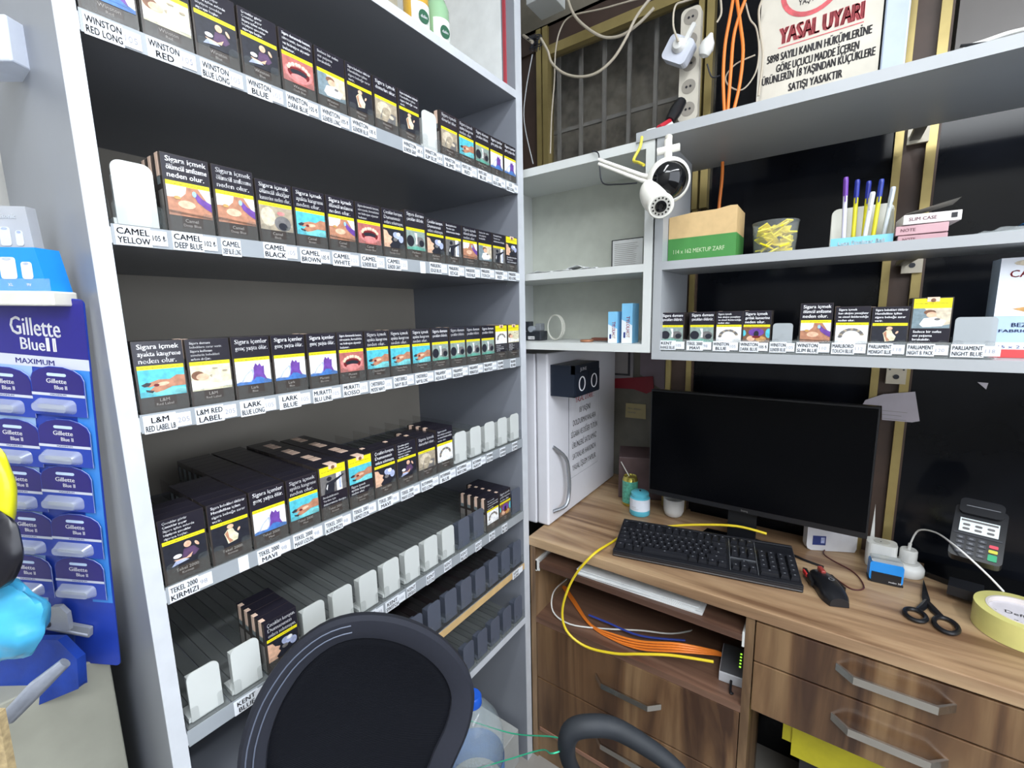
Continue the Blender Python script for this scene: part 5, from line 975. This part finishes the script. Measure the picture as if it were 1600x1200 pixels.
b = MB(m @ Matrix.Rotation(0, 4, 'Z')); b.prism(rrect(.006, .016, .0, .06, .004), .026, .034, wpl); b.build('clip_arm', t)
t = thing('round_plug', 'white egg-shaped plug hanging beside the power strip', 'plug', at('y', 1.28, 1104, 70)); A = at('y', 1.28, 1104, 74)
b = MB(Matrix.Translation(A) @ Matrix.Rotation(.35, 4, 'Y')); b.lathe([(0, -.024), (.012, -.018), (.018, -.004), (.016, .010), (.008, .022), (.004, .030), (0, .030)], (0, 0, 0), wpl, 20); b.build('plug_body', t, smooth=True)
t = thing('black_plug', 'black angled plug at the bottom of the power strip above the security camera', 'plug', at('y', 1.2, 1052, 190)); A, B_ = at('y', 1.27, 1064, 160), at('y', 1.22, 1046, 190)
b = MB(); b.tube([A, A * .5 + B_ * .5, B_], [.014, .016, .012], blackp, 12); b.build('plug_body', t, smooth=True)
b = MB(); b.tube([B_, at('y', 1.15, 1030, 200)], .007, M('plug_red', (190, 40, 56), .4, var=0), 10); b.build('red_end', t, smooth=True)
b = MB(); b.tube([at('y', 1.12, 1038, 203), at('y', 1.12, 1052, 194)], .007, wpl, 10); tag(b.build('white_connector', smooth=True), 'short white connector lying on the board edge above the camera', 'connector')
# security camera
YC = .985; cc = at('y', YC, 1043, 282); t = thing('security_camera', 'white and black dome security camera with two antennas hanging from the shelf corner', 'camera', cc)
cw = M('camera_white', (232, 230, 222), .3)
def sphere(b, c, r, m, sx=1, sy=1, sz=1, nu=28, nv=16):
    vs = [(c[0] + r * sx * math.sin(PI * j / nv) * math.cos(2 * PI * i / nu), c[1] + r * sy * math.sin(PI * j / nv) * math.sin(2 * PI * i / nu), c[2] + r * sz * math.cos(PI * j / nv)) for j in range(nv + 1) for i in range(nu)]
    fs = [(j * nu + i, j * nu + (i + 1) % nu, (j + 1) * nu + (i + 1) % nu, (j + 1) * nu + i)[::-1] for j in range(nv) for i in range(nu)]
    b.add(vs, fs, m)
V = (CAM - cc).normalized(); side_ = V.cross(Vector((0, 0, 1))).normalized() * -1; upc = side_.cross(V) * -1
if upc.z < 0: upc = -upc
right = upc.cross(V)
R = .044
def cp(dx, dy, dw): return cc + right * dx + upc * dy + V * dw
fmc = frame(cp(0, 0, 0), right, upc)
fw = fmc @ Matrix.Rotation(math.radians(-25), 4, 'Y')
b = MB(fmc @ Matrix.Rotation(math.radians(22), 4, 'Y')); b.lathe([(0, -.030), (.022, -.028), (.038, -.018), (.0445, 0), (.044, .012), (.040, .018), (.036, .020)], (0, 0, 0), cw, 36, cap=False); b.build('housing', t, smooth=True)
b = MB(fmc @ Matrix.Rotation(math.radians(8), 4, 'Y') @ Matrix.Translation((-.003, 0, .003))); b.lathe([(.0365, .004), (.036, .018), (.028, .028), (.014, .034), (0, .035)], (0, 0, 0), blackg, 36); b.build('dark_dome', t, smooth=True)
ph = cp(-.030, -.030, .028)
b = MB(fmc @ Matrix.Translation((-.024, -.030, .022)) @ Matrix.Rotation(math.radians(28), 4, 'Z')); sphere(b, (0, 0, 0), .0325, cw, .86, 1.2, .78); b.build('swivel_head', t, smooth=True)
fl = fmc @ Matrix.Translation((-.012, -.046, .040)) @ Matrix.Rotation(math.radians(14), 4, 'X') @ Matrix.Rotation(math.radians(8), 4, 'Y')
b = MB(fl); b.lathe([(.024, -.012), (.0265, 0), (.024, .003)], (0, 0, 0), cw, 30); b.lathe([(.0200, .0031), (.0200, .0036)], (0, 0, 0), M('led_ring', (190, 188, 180), .4), 30)
for k in range(14):
    a = 2 * PI * k / 14; b.lathe([(.0019, 0), (.0019, .0006)], (.0165 * math.cos(a), .0165 * math.sin(a), .0036), blackg, 8)
b.build('lens_ring', t, smooth=True)
b = MB(fl); b.lathe([(.0115, .0036), (.0115, .006), (.006, .007), (.005, .005), (0, .005)], (0, 0, 0), blackg, 22); b.build('lens', t, smooth=True)
for dy in (0, -.010):
    b = MB(); b.tube([cp(-.036, .010 + dy, .0), cp(-.052, .016 + dy, .004), at('y', .95, 935, 249 - dy * 700)], [.006, .0045, .0034], cw, 10); b.build('antenna', t, smooth=True)
topm = at('y', YC + .03, 1043, 200)
b = MB(); b.tube([cp(0, .040, 0), cp(-.001, .075, -.02)], .008, cw, 12); b.tube([cp(-.022, .056, -.008), cp(.022, .060, -.008)], .0075, cw, 10); b.tube([cp(0, .06, -.01), at('y', 1.02, 1044, 232), at('y', 1.034, 1045, 214)], [.006, .007, .008], M('mount_cream', (200, 196, 184), .5), 10); b.build('mount', t, smooth=True)
P = [at('y', .96, 995, 286), at('y', .98, 965, 288), at('y', 1.0, 942, 286), at('y', 1.02, 937, 262), at('y', 1.03, 935, 240), at('y', 1.035, 925, 236)]
roundcable('camera_cable', P, .0016, bk, 'thin black cable from the camera to the small shelf')
P = [at('y', 1.03, 1003, 214), at('y', 1.02, 1000, 230), at('y', 1.01, 990, 250), at('y', .99, 998, 254), at('y', .975, 1006, 258)]
roundcable('yellow_connector_cable', P, .0032, M('yellow_wire', (214, 200, 60), .4, var=0), 'short bent yellow cable at the shelf corner beside the camera')
# cable lying on the top board right
roundcable('cable_on_shelf', [at('y', 1.10, 1505, 75), at('y', 1.10, 1540, 64), at('y', 1.12, 1575, 52), at('y', 1.12, 1610, 44)], .0035, wc, 'white cable lying on the top board at the right', 'cable')
b = MB(); b.tube([at('y', 1.08, 1500, 72), at('y', 1.08, 1545, 67), at('y', 1.08, 1590, 60)], .0025, blackp, 8); tag(b.build('black_cable_end', smooth=True), 'black cable end lying beside the white cable on the top board', 'cable')

# ---------------------------------------------------------------- left foreground: blister card, battery boxes, bags
RB = Vector((.68 - 1.2522 * .62, .2084 * .62, 1.395 - .7617 * .62)); RT = Vector((.68 - 1.3823 * .52, .2691 * .52, 1.395 + .05895 * .52))
CU = Vector((.812, .575, -.11)).normalized(); CF = frame(RB, CU, RT - RB); CFI = CF.inverted()
def cuv(px, py):
    n = Vector((CF[0][2], CF[1][2], CF[2][2])); d = ray(px, py); tt = (RB - CAM).dot(n) / d.dot(n); q = CFI @ (CAM + d * tt); return q.x, q.y
gb = M('card_blue', (34, 62, 164), .35, var=.12, scale=30); gd = M('card_deep_blue', (38, 34, 126), .35); gs = M('card_silver', (196, 200, 214), .35); gl = M('card_light_blue', (60, 130, 210), .35, var=.1)
t = thing('blister_display_card', 'tall blue hanging display card of razor packs beside the cabinet side', 'display card', RB)
H = (RT - RB).length; b = MB(CF); b.prism(rrect(-.20, 0, 0, H, .006), -.0015, 0, gb); b.build('card', t)
b = MB(CF); s0 = cuv(130, 553)[1]; s1 = cuv(130, 570)[1]; yb0 = cuv(60, 556)[1]; yb1 = cuv(60, 573)[1]
b.poly([(-.20, yb0), (-.0005, yb0), (-.0005, H - .001), (-.20, H - .001)], gd, .0004); b.poly([(-.20, yb1), (-.0003, yb1), (-.0003, yb0), (-.20, yb0)], gs, .0006)
b.poly([(-.13, 0.06), (-.09, 0.06), (-.07, yb1), (-.12, yb1)], M('card_pale', (150, 180, 220), .35), .0004); b.poly([(-.028, .1), (-.001, .1), (-.001, yb1), (-.02, yb1)], gl, .0005)
u, v = cuv(18, 521); u2, _ = cuv(91, 525); b.text('Gillette', u, v, .022, wtext, .0008, exactw=u2 - u + .004)
u, v = cuv(34, 545); u2, _ = cuv(72, 545); b.text('Blue', u, v, .015, wtext, .0008, exactw=u2 - u); b.text('II', cuv(74, 546)[0], v, .017, wtext, .0008, exactw=.012)
u, v = cuv(26, 566); u2, _ = cuv(86, 566); b.text('MAXIMUM', u, v, .0065, gd, .0009, exactw=u2 - u); b.build('print', t)
BL = [(15, 614), (97, 614), (28, 693), (107, 694), (36, 764), (110, 765), (50, 834), (125, 838), (48, 900), (130, 903)]
for i, (px, py) in enumerate(BL):
    u, v = cuv(px, py); Wb = .064; Hb = .062; fr = CF @ Matrix.Translation((u - Wb / 2, v - .028, .0025 + .0008 * (i % 2)))
    t2 = thing('razor_blister_pack', ['topmost', 'second', 'third', 'fourth', 'fifth'][i // 2] + ' razor blister pack in the ' + ['left', 'right'][i % 2] + ' column of the blue display card', 'razor pack', fr.translation.copy(), 'razor packs on the display card')
    b = MB(fr); pts = [(0, 0), (Wb, 0), (Wb, Hb * .74)] + [(Wb / 2 + Wb / 2 * math.cos(a), Hb * .74 + Hb * .26 * math.sin(a)) for a in [math.radians(x) for x in (25, 50, 75, 105, 130, 155)]] + [(0, Hb * .74)]
    b.prism(pts, 0, .0008, gb, lav); up = [p for p in pts if p[1] >= Hb * .73]; b.poly([(.001, Hb * .46), (Wb - .001, Hb * .46)] + [(x * .97 + Wb * .015, y * .985) for x, y in up], M('pack_violet_blue', (40, 32, 112), .35), .0011)
    b.poly([(0, Hb * .40), (Wb, Hb * .40), (Wb, Hb * .455), (0, Hb * .455)], gs, .0013)
    b.prism(rrect(Wb * .32, Wb * .68, Hb * .80, Hb * .86, Hb * .03), .0011, .0014, M('hang_hole_pale', (190, 210, 236), .4)); b.text('Gillette', Wb * .30, Hb * .66, .0058, wtext, .0014, exactw=Wb * .38); b.text('Blue II', Wb * .44, Hb * .54, .0050, wtext, .0014, exactw=Wb * .24); b.text('MAXIMUM', Wb * .35, Hb * .415, .002, gd, .0015, exactw=Wb * .3)
    b.build('backing_card', t2)
    b = MB(fr); cl = M('blister_clear', (210, 218, 232), .1, alpha=.38, var=0, spec=.9)
    lo = rrect(Wb * .06, Wb * .82, Hb * .05, Hb * .34, .006); hi = rrect(Wb * .12, Wb * .76, Hb * .12, Hb * .28, .004); n = len(lo)
    b.add([(x, y, .0014) for x, y in lo] + [(x, y, .011) for x, y in hi], [(k, (k + 1) % n, n + (k + 1) % n, n + k) for k in range(n)] + [tuple(range(n, 2 * n))], cl); b.build('blister', t2)
    b = MB(fr); b.box(Wb * .18, Wb * .70, Hb * .16, Hb * .24, .003, .008, M('razor_silver', (176, 182, 194), .3, .5)); b.build('razor_head', t2, bevel=.001)
# razor picture at the card foot
u, v = cuv(105, 975); fr = CF @ Matrix.Translation((u, v, .001)); rs = M('razor_grey', (150, 154, 160), .35, var=.1)
t = thing('razor', 'large grey razor figure at the foot of the blue display card', 'razor', fr.translation.copy())
b = MB(fr @ Matrix.Rotation(-.13, 4, 'Z')); b.prism(rrect(-.036, .036, -.009, .006, .002), 0, .005, rs); b.box(-.034, .034, -.006, -.003, .005, .0062, gs); b.build('blade_head', t, bevel=.001)
b = MB(fr); b.prism([(-.014, .0), (.014, .0), (.013, .026), (.004, .036), (-.008, .034), (-.014, .022)], .004, .010, rs); b.lathe([(.0055, .006), (.0055, .0115)], (-.015, .008, 0), M('badge_dark', (30, 34, 44), .4), 16); b.text('2', -.0175, .0055, .006, wtext, .012); b.build('neck', t, bevel=.001)
b = MB(fr); b.prism([(-.008, -.01), (.012, -.01), (.004, -.055), (-.001, -.055)], .0, .003, M('razor_blue_grip', (40, 60, 120), .35)); b.build('grip', t)
# battery trays above
def fbox(D, pa, pb, h, d, m, bvl=.001):
    A = atD(D, *pa); 
    return A
U2 = Vector((.815, .577, -.03)).normalized()
t = thing('battery_shelf', 'white plastic shelf lip holding battery packs at the left edge', 'shelf', atD(.50, 60, 470))
BS = frame(atD(.50, 84, 478), U2, (0, 0, 1)); b = MB(BS); b.box(-.25, 0, 0, .0165, -.03, 0, M('ivory_plastic', (220, 216, 204), .4)); b.build('shelf_lip', t, bevel=.002)
b = MB(BS); b.box(-.25, 0, .001, .03, .0004, .0016, clear2); b.build('clear_lip', t)
t = thing('battery_box', 'blue battery box with white cell pictures on the white shelf', 'box', atD(.505, 40, 420))
BB = frame(atD(.505, 77, 456), U2, (0, 0, 1)); b = MB(BB); h_ = .049; b.prism([(-.24, .0), (0, 0), (-.010, h_), (-.24, h_)], -.028, 0, M('battery_blue', (30, 140, 226), .35)); b.build('carton', t)
b = MB(BB)
def cell(b, cx, w_, h0, h1, m=wtext): b.prism(rrect(cx - w_ / 2, cx + w_ / 2, h0, h1, .003), .0004, .0009, m); b.poly(ell(cx, h1 - .002, w_ * .3, .0015), lav, .0012)
cell(b, -.042, .018, .014, .038); cell(b, -.021, .012, .014, .033); cell(b, -.064, .016, .014, .034); b.text('XL', -.042, .006, .0035, wtext, .0008, align='c'); b.text('9V', -.021, .006, .0035, wtext, .0008, align='c'); b.text('L', -.064, .006, .0035, wtext, .0008, align='c'); b.build('front_print', t)
t = thing('battery_box', 'grey battery box with faint white cell pictures behind the blue box', 'box', atD(.55, 30, 360))
GB = frame(atD(.54, 57, 395), U2, (0, 0, 1)); b = MB(GB); b.prism([(-.24, -.06), (.004, -.06), (-.006, .054), (-.24, .058)], -.012, 0, M('battery_grey', (178, 180, 184), .4)); b.build('carton', t)
b = MB(GB); pw = M('pale_grey_print', (214, 218, 222), .5, var=0); cell(b, -.034, .013, .008, .030, pw); cell(b, -.017, .009, .008, .026, pw); cell(b, -.052, .012, .008, .028, pw); b.text('Panasonic', -.018, .040, .006, pw, .0008, align='r'); b.build('front_print', t)
b = MB(frame(atD(.52, 18, 95), U2, (0, 0, 1))); b.box(-.2, 0, 0, .05, -.05, 0, M('white_tray', (214, 220, 232), .4)); b.box(-.2, .004, .008, .058, -.06, -.052, M('tray_dark_back', (120, 118, 122), .4)); tag(b.build('hanging_tray', bevel=.002), 'white plastic tray corner at the upper left edge of the view', 'tray')
# bags and things hanging at bottom left
def blob(name, D, c_, rx, ry, rd, m, label, cat, seed=0, amp=.12):
    o0 = atD(D, *c_); F = frame(o0, ROT @ Vector((1, 0, 0)), ROT @ Vector((0, 1, 0))); k = D / FPX; b = MB(F); nu, nv = 32, 20
    vs = []
    for j in range(nv + 1):
        for i in range(nu):
            th, ph_ = PI * j / nv, 2 * PI * i / nu; s_ = 1 + amp * (math.sin(3 * ph_ + seed + 5 * th) * .5 + math.sin(7 * ph_ + 3 * th + seed) * .3 + math.cos(9 * th + seed) * .25)
            vs.append((rx * k * s_ * math.sin(th) * math.cos(ph_), ry * k * s_ * math.cos(th), rd * s_ * math.sin(th) * math.sin(ph_)))
    fs = [(j * nu + i, (j + 1) * nu + i, (j + 1) * nu + (i + 1) % nu, j * nu + (i + 1) % nu) for j in range(nv) for i in range(nu)]
    b.add(vs, fs, m); return tag(b.build(name, smooth=True), label, cat)
blob('plastic_bag', .50, (-5, 970), 78, 62, .02, M('bag_light_blue', (70, 170, 214), .3, var=.2, scale=20, bump=.5), 'light blue crumpled plastic bag at the lower left below the razor packs', 'plastic bag', 2)
F_ = frame(atD(.58, 20, 1060), ROT @ Vector((1, 0, 0)), ROT @ Vector((0, 1, 0))); k_ = .58 / FPX
b = MB(F_); b.prism([((x - 20) * k_, (1060 - y) * k_) for x, y in ((-80, 1000), (-60, 1140), (12, 1112), (60, 1102), (123, 1076), (120, 1030), (90, 1000))][::1], -.012, 0, M('bag_deep_blue', (26, 60, 150), .35, var=.25, scale=30, bump=.6)); tag(b.build('plastic_bag', bevel=.004), 'deep blue plastic bag hanging under the light blue bag', 'plastic bag')
blob('snack_bag', .48, (-18, 480 + 300), 40, 85, .012, M('snack_yellow', (206, 204, 30), .3, var=.15), 'yellow snack bag at the left edge in front of the razor packs', 'snack bag', 1, .06)
blob('snack_bag', .47, (-30, 860), 65, 70, .012, M('snack_black', (22, 22, 30), .3), 'black snack bag with white print at the left edge', 'snack bag', 4, .05)
b = MB(); b.tube([atD(.49, 102, 1035), atD(.48, 60, 1072), atD(.47, 12, 1122)], [.006, .009, .008], M('silver_foil', (150, 156, 170), .3, .4, var=.2, scale=60), 10); tag(b.build('foil_strip', smooth=True), 'silver foil roll hanging diagonally at the lower left', 'foil roll')
b = MB(frame(atD(.40, -8, 1200), U2, (0, 0, 1))); b.box(-.06, .012, -.1, .056, -.006, 0, M('cork_board', (170, 150, 112), .8, var=.25, scale=200)); tag(b.build('cork_block'), 'rough cork coloured block at the bottom left corner', 'block')
b = MB(); b.box(-.40, -.13, .02, .125, .0, .93, M('greenish_panel', (150, 150, 138), .6)); tag(b.build('side_counter', bevel=.002), 'greenish grey low counter block against the outside of the display cabinet', 'counter')

# ---------------------------------------------------------------- office chair
CO = Vector((.20, .45, .90)); ang = math.radians(50)
CR = Vector((math.cos(ang), math.sin(ang), 0)); CN = Vector((math.sin(ang), -math.cos(ang), .22)).normalized()
CHF = frame(CO, CR, UZ)   # vertical plane, then leaned
UPV = CN.cross(CR); UPV = UPV if UPV.z > 0 else -UPV
CHF = frame(CO, CR, UPV); n_ = Vector((CHF[0][2], CHF[1][2], CHF[2][2])); CHI = CHF.inverted()
def chuv(px, py): d = ray(px, py); tt = (CO - CAM).dot(n_) / d.dot(n_); q = CHI @ (CAM + d * tt); return Vector((q.x, q.y, 0))
out = [(374, 1215), (378, 1160), (396, 1100), (422, 1052), (455, 1010), (500, 975), (548, 958), (600, 957), (650, 970), (692, 995), (722, 1028), (738, 1065), (738, 1100), (728, 1140), (708, 1185), (690, 1225)]
ou = [chuv(*p) for p in out]
mid = sum(ou, Vector()) / len(ou)
lowL, lowR = ou[0], ou[-1]
bot = [lowR + (lowL - lowR) * s_ + Vector((0, -.12 * math.sin(PI * s_), 0)) for s_ in (.15, .35, .5, .65, .85)]
loop = smoothp(ou + bot + [ou[0]], 3)[:-1]
cen = sum(loop, Vector()) / len(loop)
t = thing('office_chair', 'black mesh-back office chair standing in front of the cigarette cabinet', 'chair', (CO.x + .1, CO.y - .05, 0))
ck = M('chair_fabric_edge', (25, 28, 40), .8, var=.08, scale=200); 
def inset(p, a): d = (p - cen); L = d.length; return cen + d * max(0, (L - a) / L)
b = MB(CHF); rings = [(0, 0), (0, .012), (.006, .018), (.026, .014), (.036, .008), (.038, -.002), (.026, -.012), (.006, -.012)]; n = len(loop); vs = []; fs = []
for p in loop:
    for a, w_ in rings: q = inset(p, a); vs.append((q.x, q.y, w_))
m_ = len(rings)
for i in range(n):
    for k in range(m_): fs.append((i * m_ + k, ((i + 1) % n) * m_ + k, ((i + 1) % n) * m_ + (k + 1) % m_, i * m_ + (k + 1) % m_))
b.add(vs, fs, ck); rim = b.build('back_frame', t, smooth=True)
b = MB(CHF)
for a in (.012, .022): b.tube([Vector((*inset(p, a)[:2], .0172)) for p in loop[1:19]], .0010, M('chair_piping', (96, 104, 122), .5, var=0), 5)
b.build('piping', rim)
mm = bpy.data.materials.new('chair_mesh'); mm.use_nodes = True; nt = mm.node_tree; bs = nt.nodes['Principled BSDF']; bs.inputs['Base Color'].default_value = (*lin((10, 12, 19)), 1); bs.inputs['Roughness'].default_value = .8; bs.inputs['Specular IOR Level'].default_value = .15
tc = nt.nodes.new('ShaderNodeTexCoord'); wv = nt.nodes.new('ShaderNodeTexWave'); wv.inputs['Scale'].default_value = 140; wv.bands_direction = 'Z'; bp = nt.nodes.new('ShaderNodeBump'); bp.inputs['Strength'].default_value = .35; bp.inputs['Distance'].default_value = .001
nt.links.new(tc.outputs['Object'], wv.inputs['Vector']); nt.links.new(wv.outputs['Fac'], bp.inputs['Height']); nt.links.new(bp.outputs['Normal'], bs.inputs['Normal'])
b = MB(CHF); vs = [(cen.x, cen.y, -.018)]; NR = 8
for r_ in range(1, NR + 1):
    for p in loop: q = cen + (inset(p, .034) - cen) * (r_ / NR); vs.append((q.x, q.y, -.018 + .020 * (r_ / NR) ** 2))
fs = [(0, 1 + i, 1 + (i + 1) % n) for i in range(n)] + [(1 + (r_ - 1) * n + i, 1 + r_ * n + i, 1 + r_ * n + (i + 1) % n, 1 + (r_ - 1) * n + (i + 1) % n) for r_ in range(1, NR) for i in range(n)]
b.add(vs, fs, mm); me_ = b.build('back_mesh', t, smooth=True); sd = me_.modifiers.new('thickness', 'SOLIDIFY'); sd.thickness = .002
sc_ = Vector((CO.x + .19, CO.y - .06, 0))
b = MB(Matrix.Translation((sc_.x, sc_.y, .47)) @ Matrix.Rotation(ang, 4, 'Z')); b.prism(rrect(-.22, .22, -.22, .20, .08, 5), -.04, .03, ck); b.build('seat', t, bevel=.015)
b = MB(); b.tube([(sc_.x, sc_.y, .10), (sc_.x, sc_.y, .43)], .025, blackp, 14); b.build('column', t)
for k in range(5):
    a = 2 * PI * k / 5 + .3; e_ = Vector((sc_.x + .22 * math.cos(a), sc_.y + .22 * math.sin(a), .065)); b = MB(); b.tube([(sc_.x, sc_.y, .11), e_], [.022, .015], blackp, 8); l_ = b.build('leg', t)
    b = MB(Matrix.Translation((e_.x, e_.y, .0255)) @ Matrix.Rotation(a, 4, 'Z') @ Matrix.Rotation(PI / 2, 4, 'X')); b.lathe([(.024, -.02), (.025, -.015), (.025, .015), (.024, .02)], (0, 0, 0), blackp, 16); b.build('caster', l_)
b = MB(); lowc = CHF @ Vector((cen.x, min(p.y for p in loop) + .04, -.01)); b.tube([lowc, (lowc.x * .5 + sc_.x * .5 - .03, lowc.y * .5 + sc_.y * .5, .47), (sc_.x, sc_.y, .44)], [.02, .022, .022], blackp, 8); b.build('back_support', t)
arm = [at('z', .52, 905, 1222), at('z', .58, 888, 1186), at('z', .63, 886, 1158), at('z', .655, 896, 1140), at('z', .665, 922, 1134), at('z', .66, 960, 1138), at('z', .655, 1010, 1166), at('z', .65, 1060, 1205), at('z', .64, 1100, 1260)]
b = MB(); pts = smoothp(arm, 4); rad = [.012 + .0065 * math.sin(PI * min(1, i / len(pts) * 1.1)) for i in range(len(pts))]; b.tube(pts, rad, M('armrest_rubber', (36, 40, 46), .65), 12); b.tube([arm[0], (sc_.x + .10, sc_.y + .16, .445)], [.013, .016], blackp, 8); b.build('armrest', t, smooth=True)
# green string around the armrest
gm = M('green_string', (60, 196, 150), .5, var=0)
A_ = at('z', .61, 868, 1165); 
roundcable('green_string', [at('y', .70, 728, 1124), at('y', .68, 800, 1146), A_ + Vector((-.004, .012, .004)), A_ + Vector((.014, .0, .002)), A_ + Vector((0, -.016, -.002)), at('y', .64, 845, 1172), at('y', .64, 790, 1188), at('y', .64, 735, 1204)], .0014, gm, 'green string tied around the chair armrest and running to the cabinet', 'string')
# water bottle on the floor by the desk
BX, BY = .075, .80
t = thing('water_bottle', 'large clear water bottle with blue cap and blue label beside the chair back', 'bottle', (BX, BY, 0))
z0 = .0
pt = at('y', BY, 745, 1092); BX = pt.x; zc = pt.z
BX = max(BX, .0)
R = .068
pt = at('x', .085, 738, 1090); BX, BY, zc = .085, pt.y, pt.z
t.location = (BX, BY, 0); t['_o'] = (BX, BY, 0)
wm = M('bottle_pet', (200, 216, 222), .08, alpha=.22, var=0, spec=.9); zs = zc
prof = [(R * .9, 0.001), (R, .01), (R, zs - .145)]
for k in range(4): prof += [(R, zs - .140 + k * .012), (R * .965, zs - .134 + k * .012)]
prof += [(R, zs - .095), (R * .97, zs - .085), (R * .82, zs - .055), (R * .5, zs - .025), (R * .25, zs - .015), (.017, zs - .012)]
MB().lathe(prof, (BX, BY, 0), wm, 36).build('bottle_body', t, smooth=True)
MB().lathe([(.021, zs - .014), (.021, zs + .004), (.018, zs + .008), (0, zs + .008)], (BX, BY, 0), M('cap_blue', (30, 90, 200), .35), 24).build('cap', t, smooth=True)
b = MB(); b.lathe([(R + .0008, zs - .235), (R + .0008, zs - .150)], (BX, BY, 0), M('bottle_label_blue', (90, 136, 206), .4, var=.2, scale=40), 36, cap=False)
dcm = (CAM - Vector((BX, BY, 0))); a0 = math.atan2(dcm.y, dcm.x)
for i, chh in enumerate('DAMLASU'):
    a = a0 - .6 + i * .2; b.M = frame((BX + (R + .0012) * math.cos(a), BY + (R + .0012) * math.sin(a), zs - .20), (-math.sin(a), math.cos(a), 0), UZ); b.text(chh, 0, 0, .014, M('text_blue', (40, 56, 120)), 0, align='c')
b.build('label', t)
MB().lathe([(R * .88, .003), (R * .96, .012), (R * .96, zs - .25), (0, zs - .25)], (BX, BY, 0), M('water', (190, 206, 214), .05, alpha=.12, var=0), 32).build('water', t, smooth=True)
b = MB(); b.box(-.35, -.02, .78, .98, .001, .12, M('carton_pale', (170, 172, 170), .6)); tag(b.build('carton_box', bevel=.002), 'pale carton on the floor of the cabinet behind the water bottle', 'box')
# cleanup helper props
for o in bpy.data.objects:
    if '_o' in o: del o['_o']
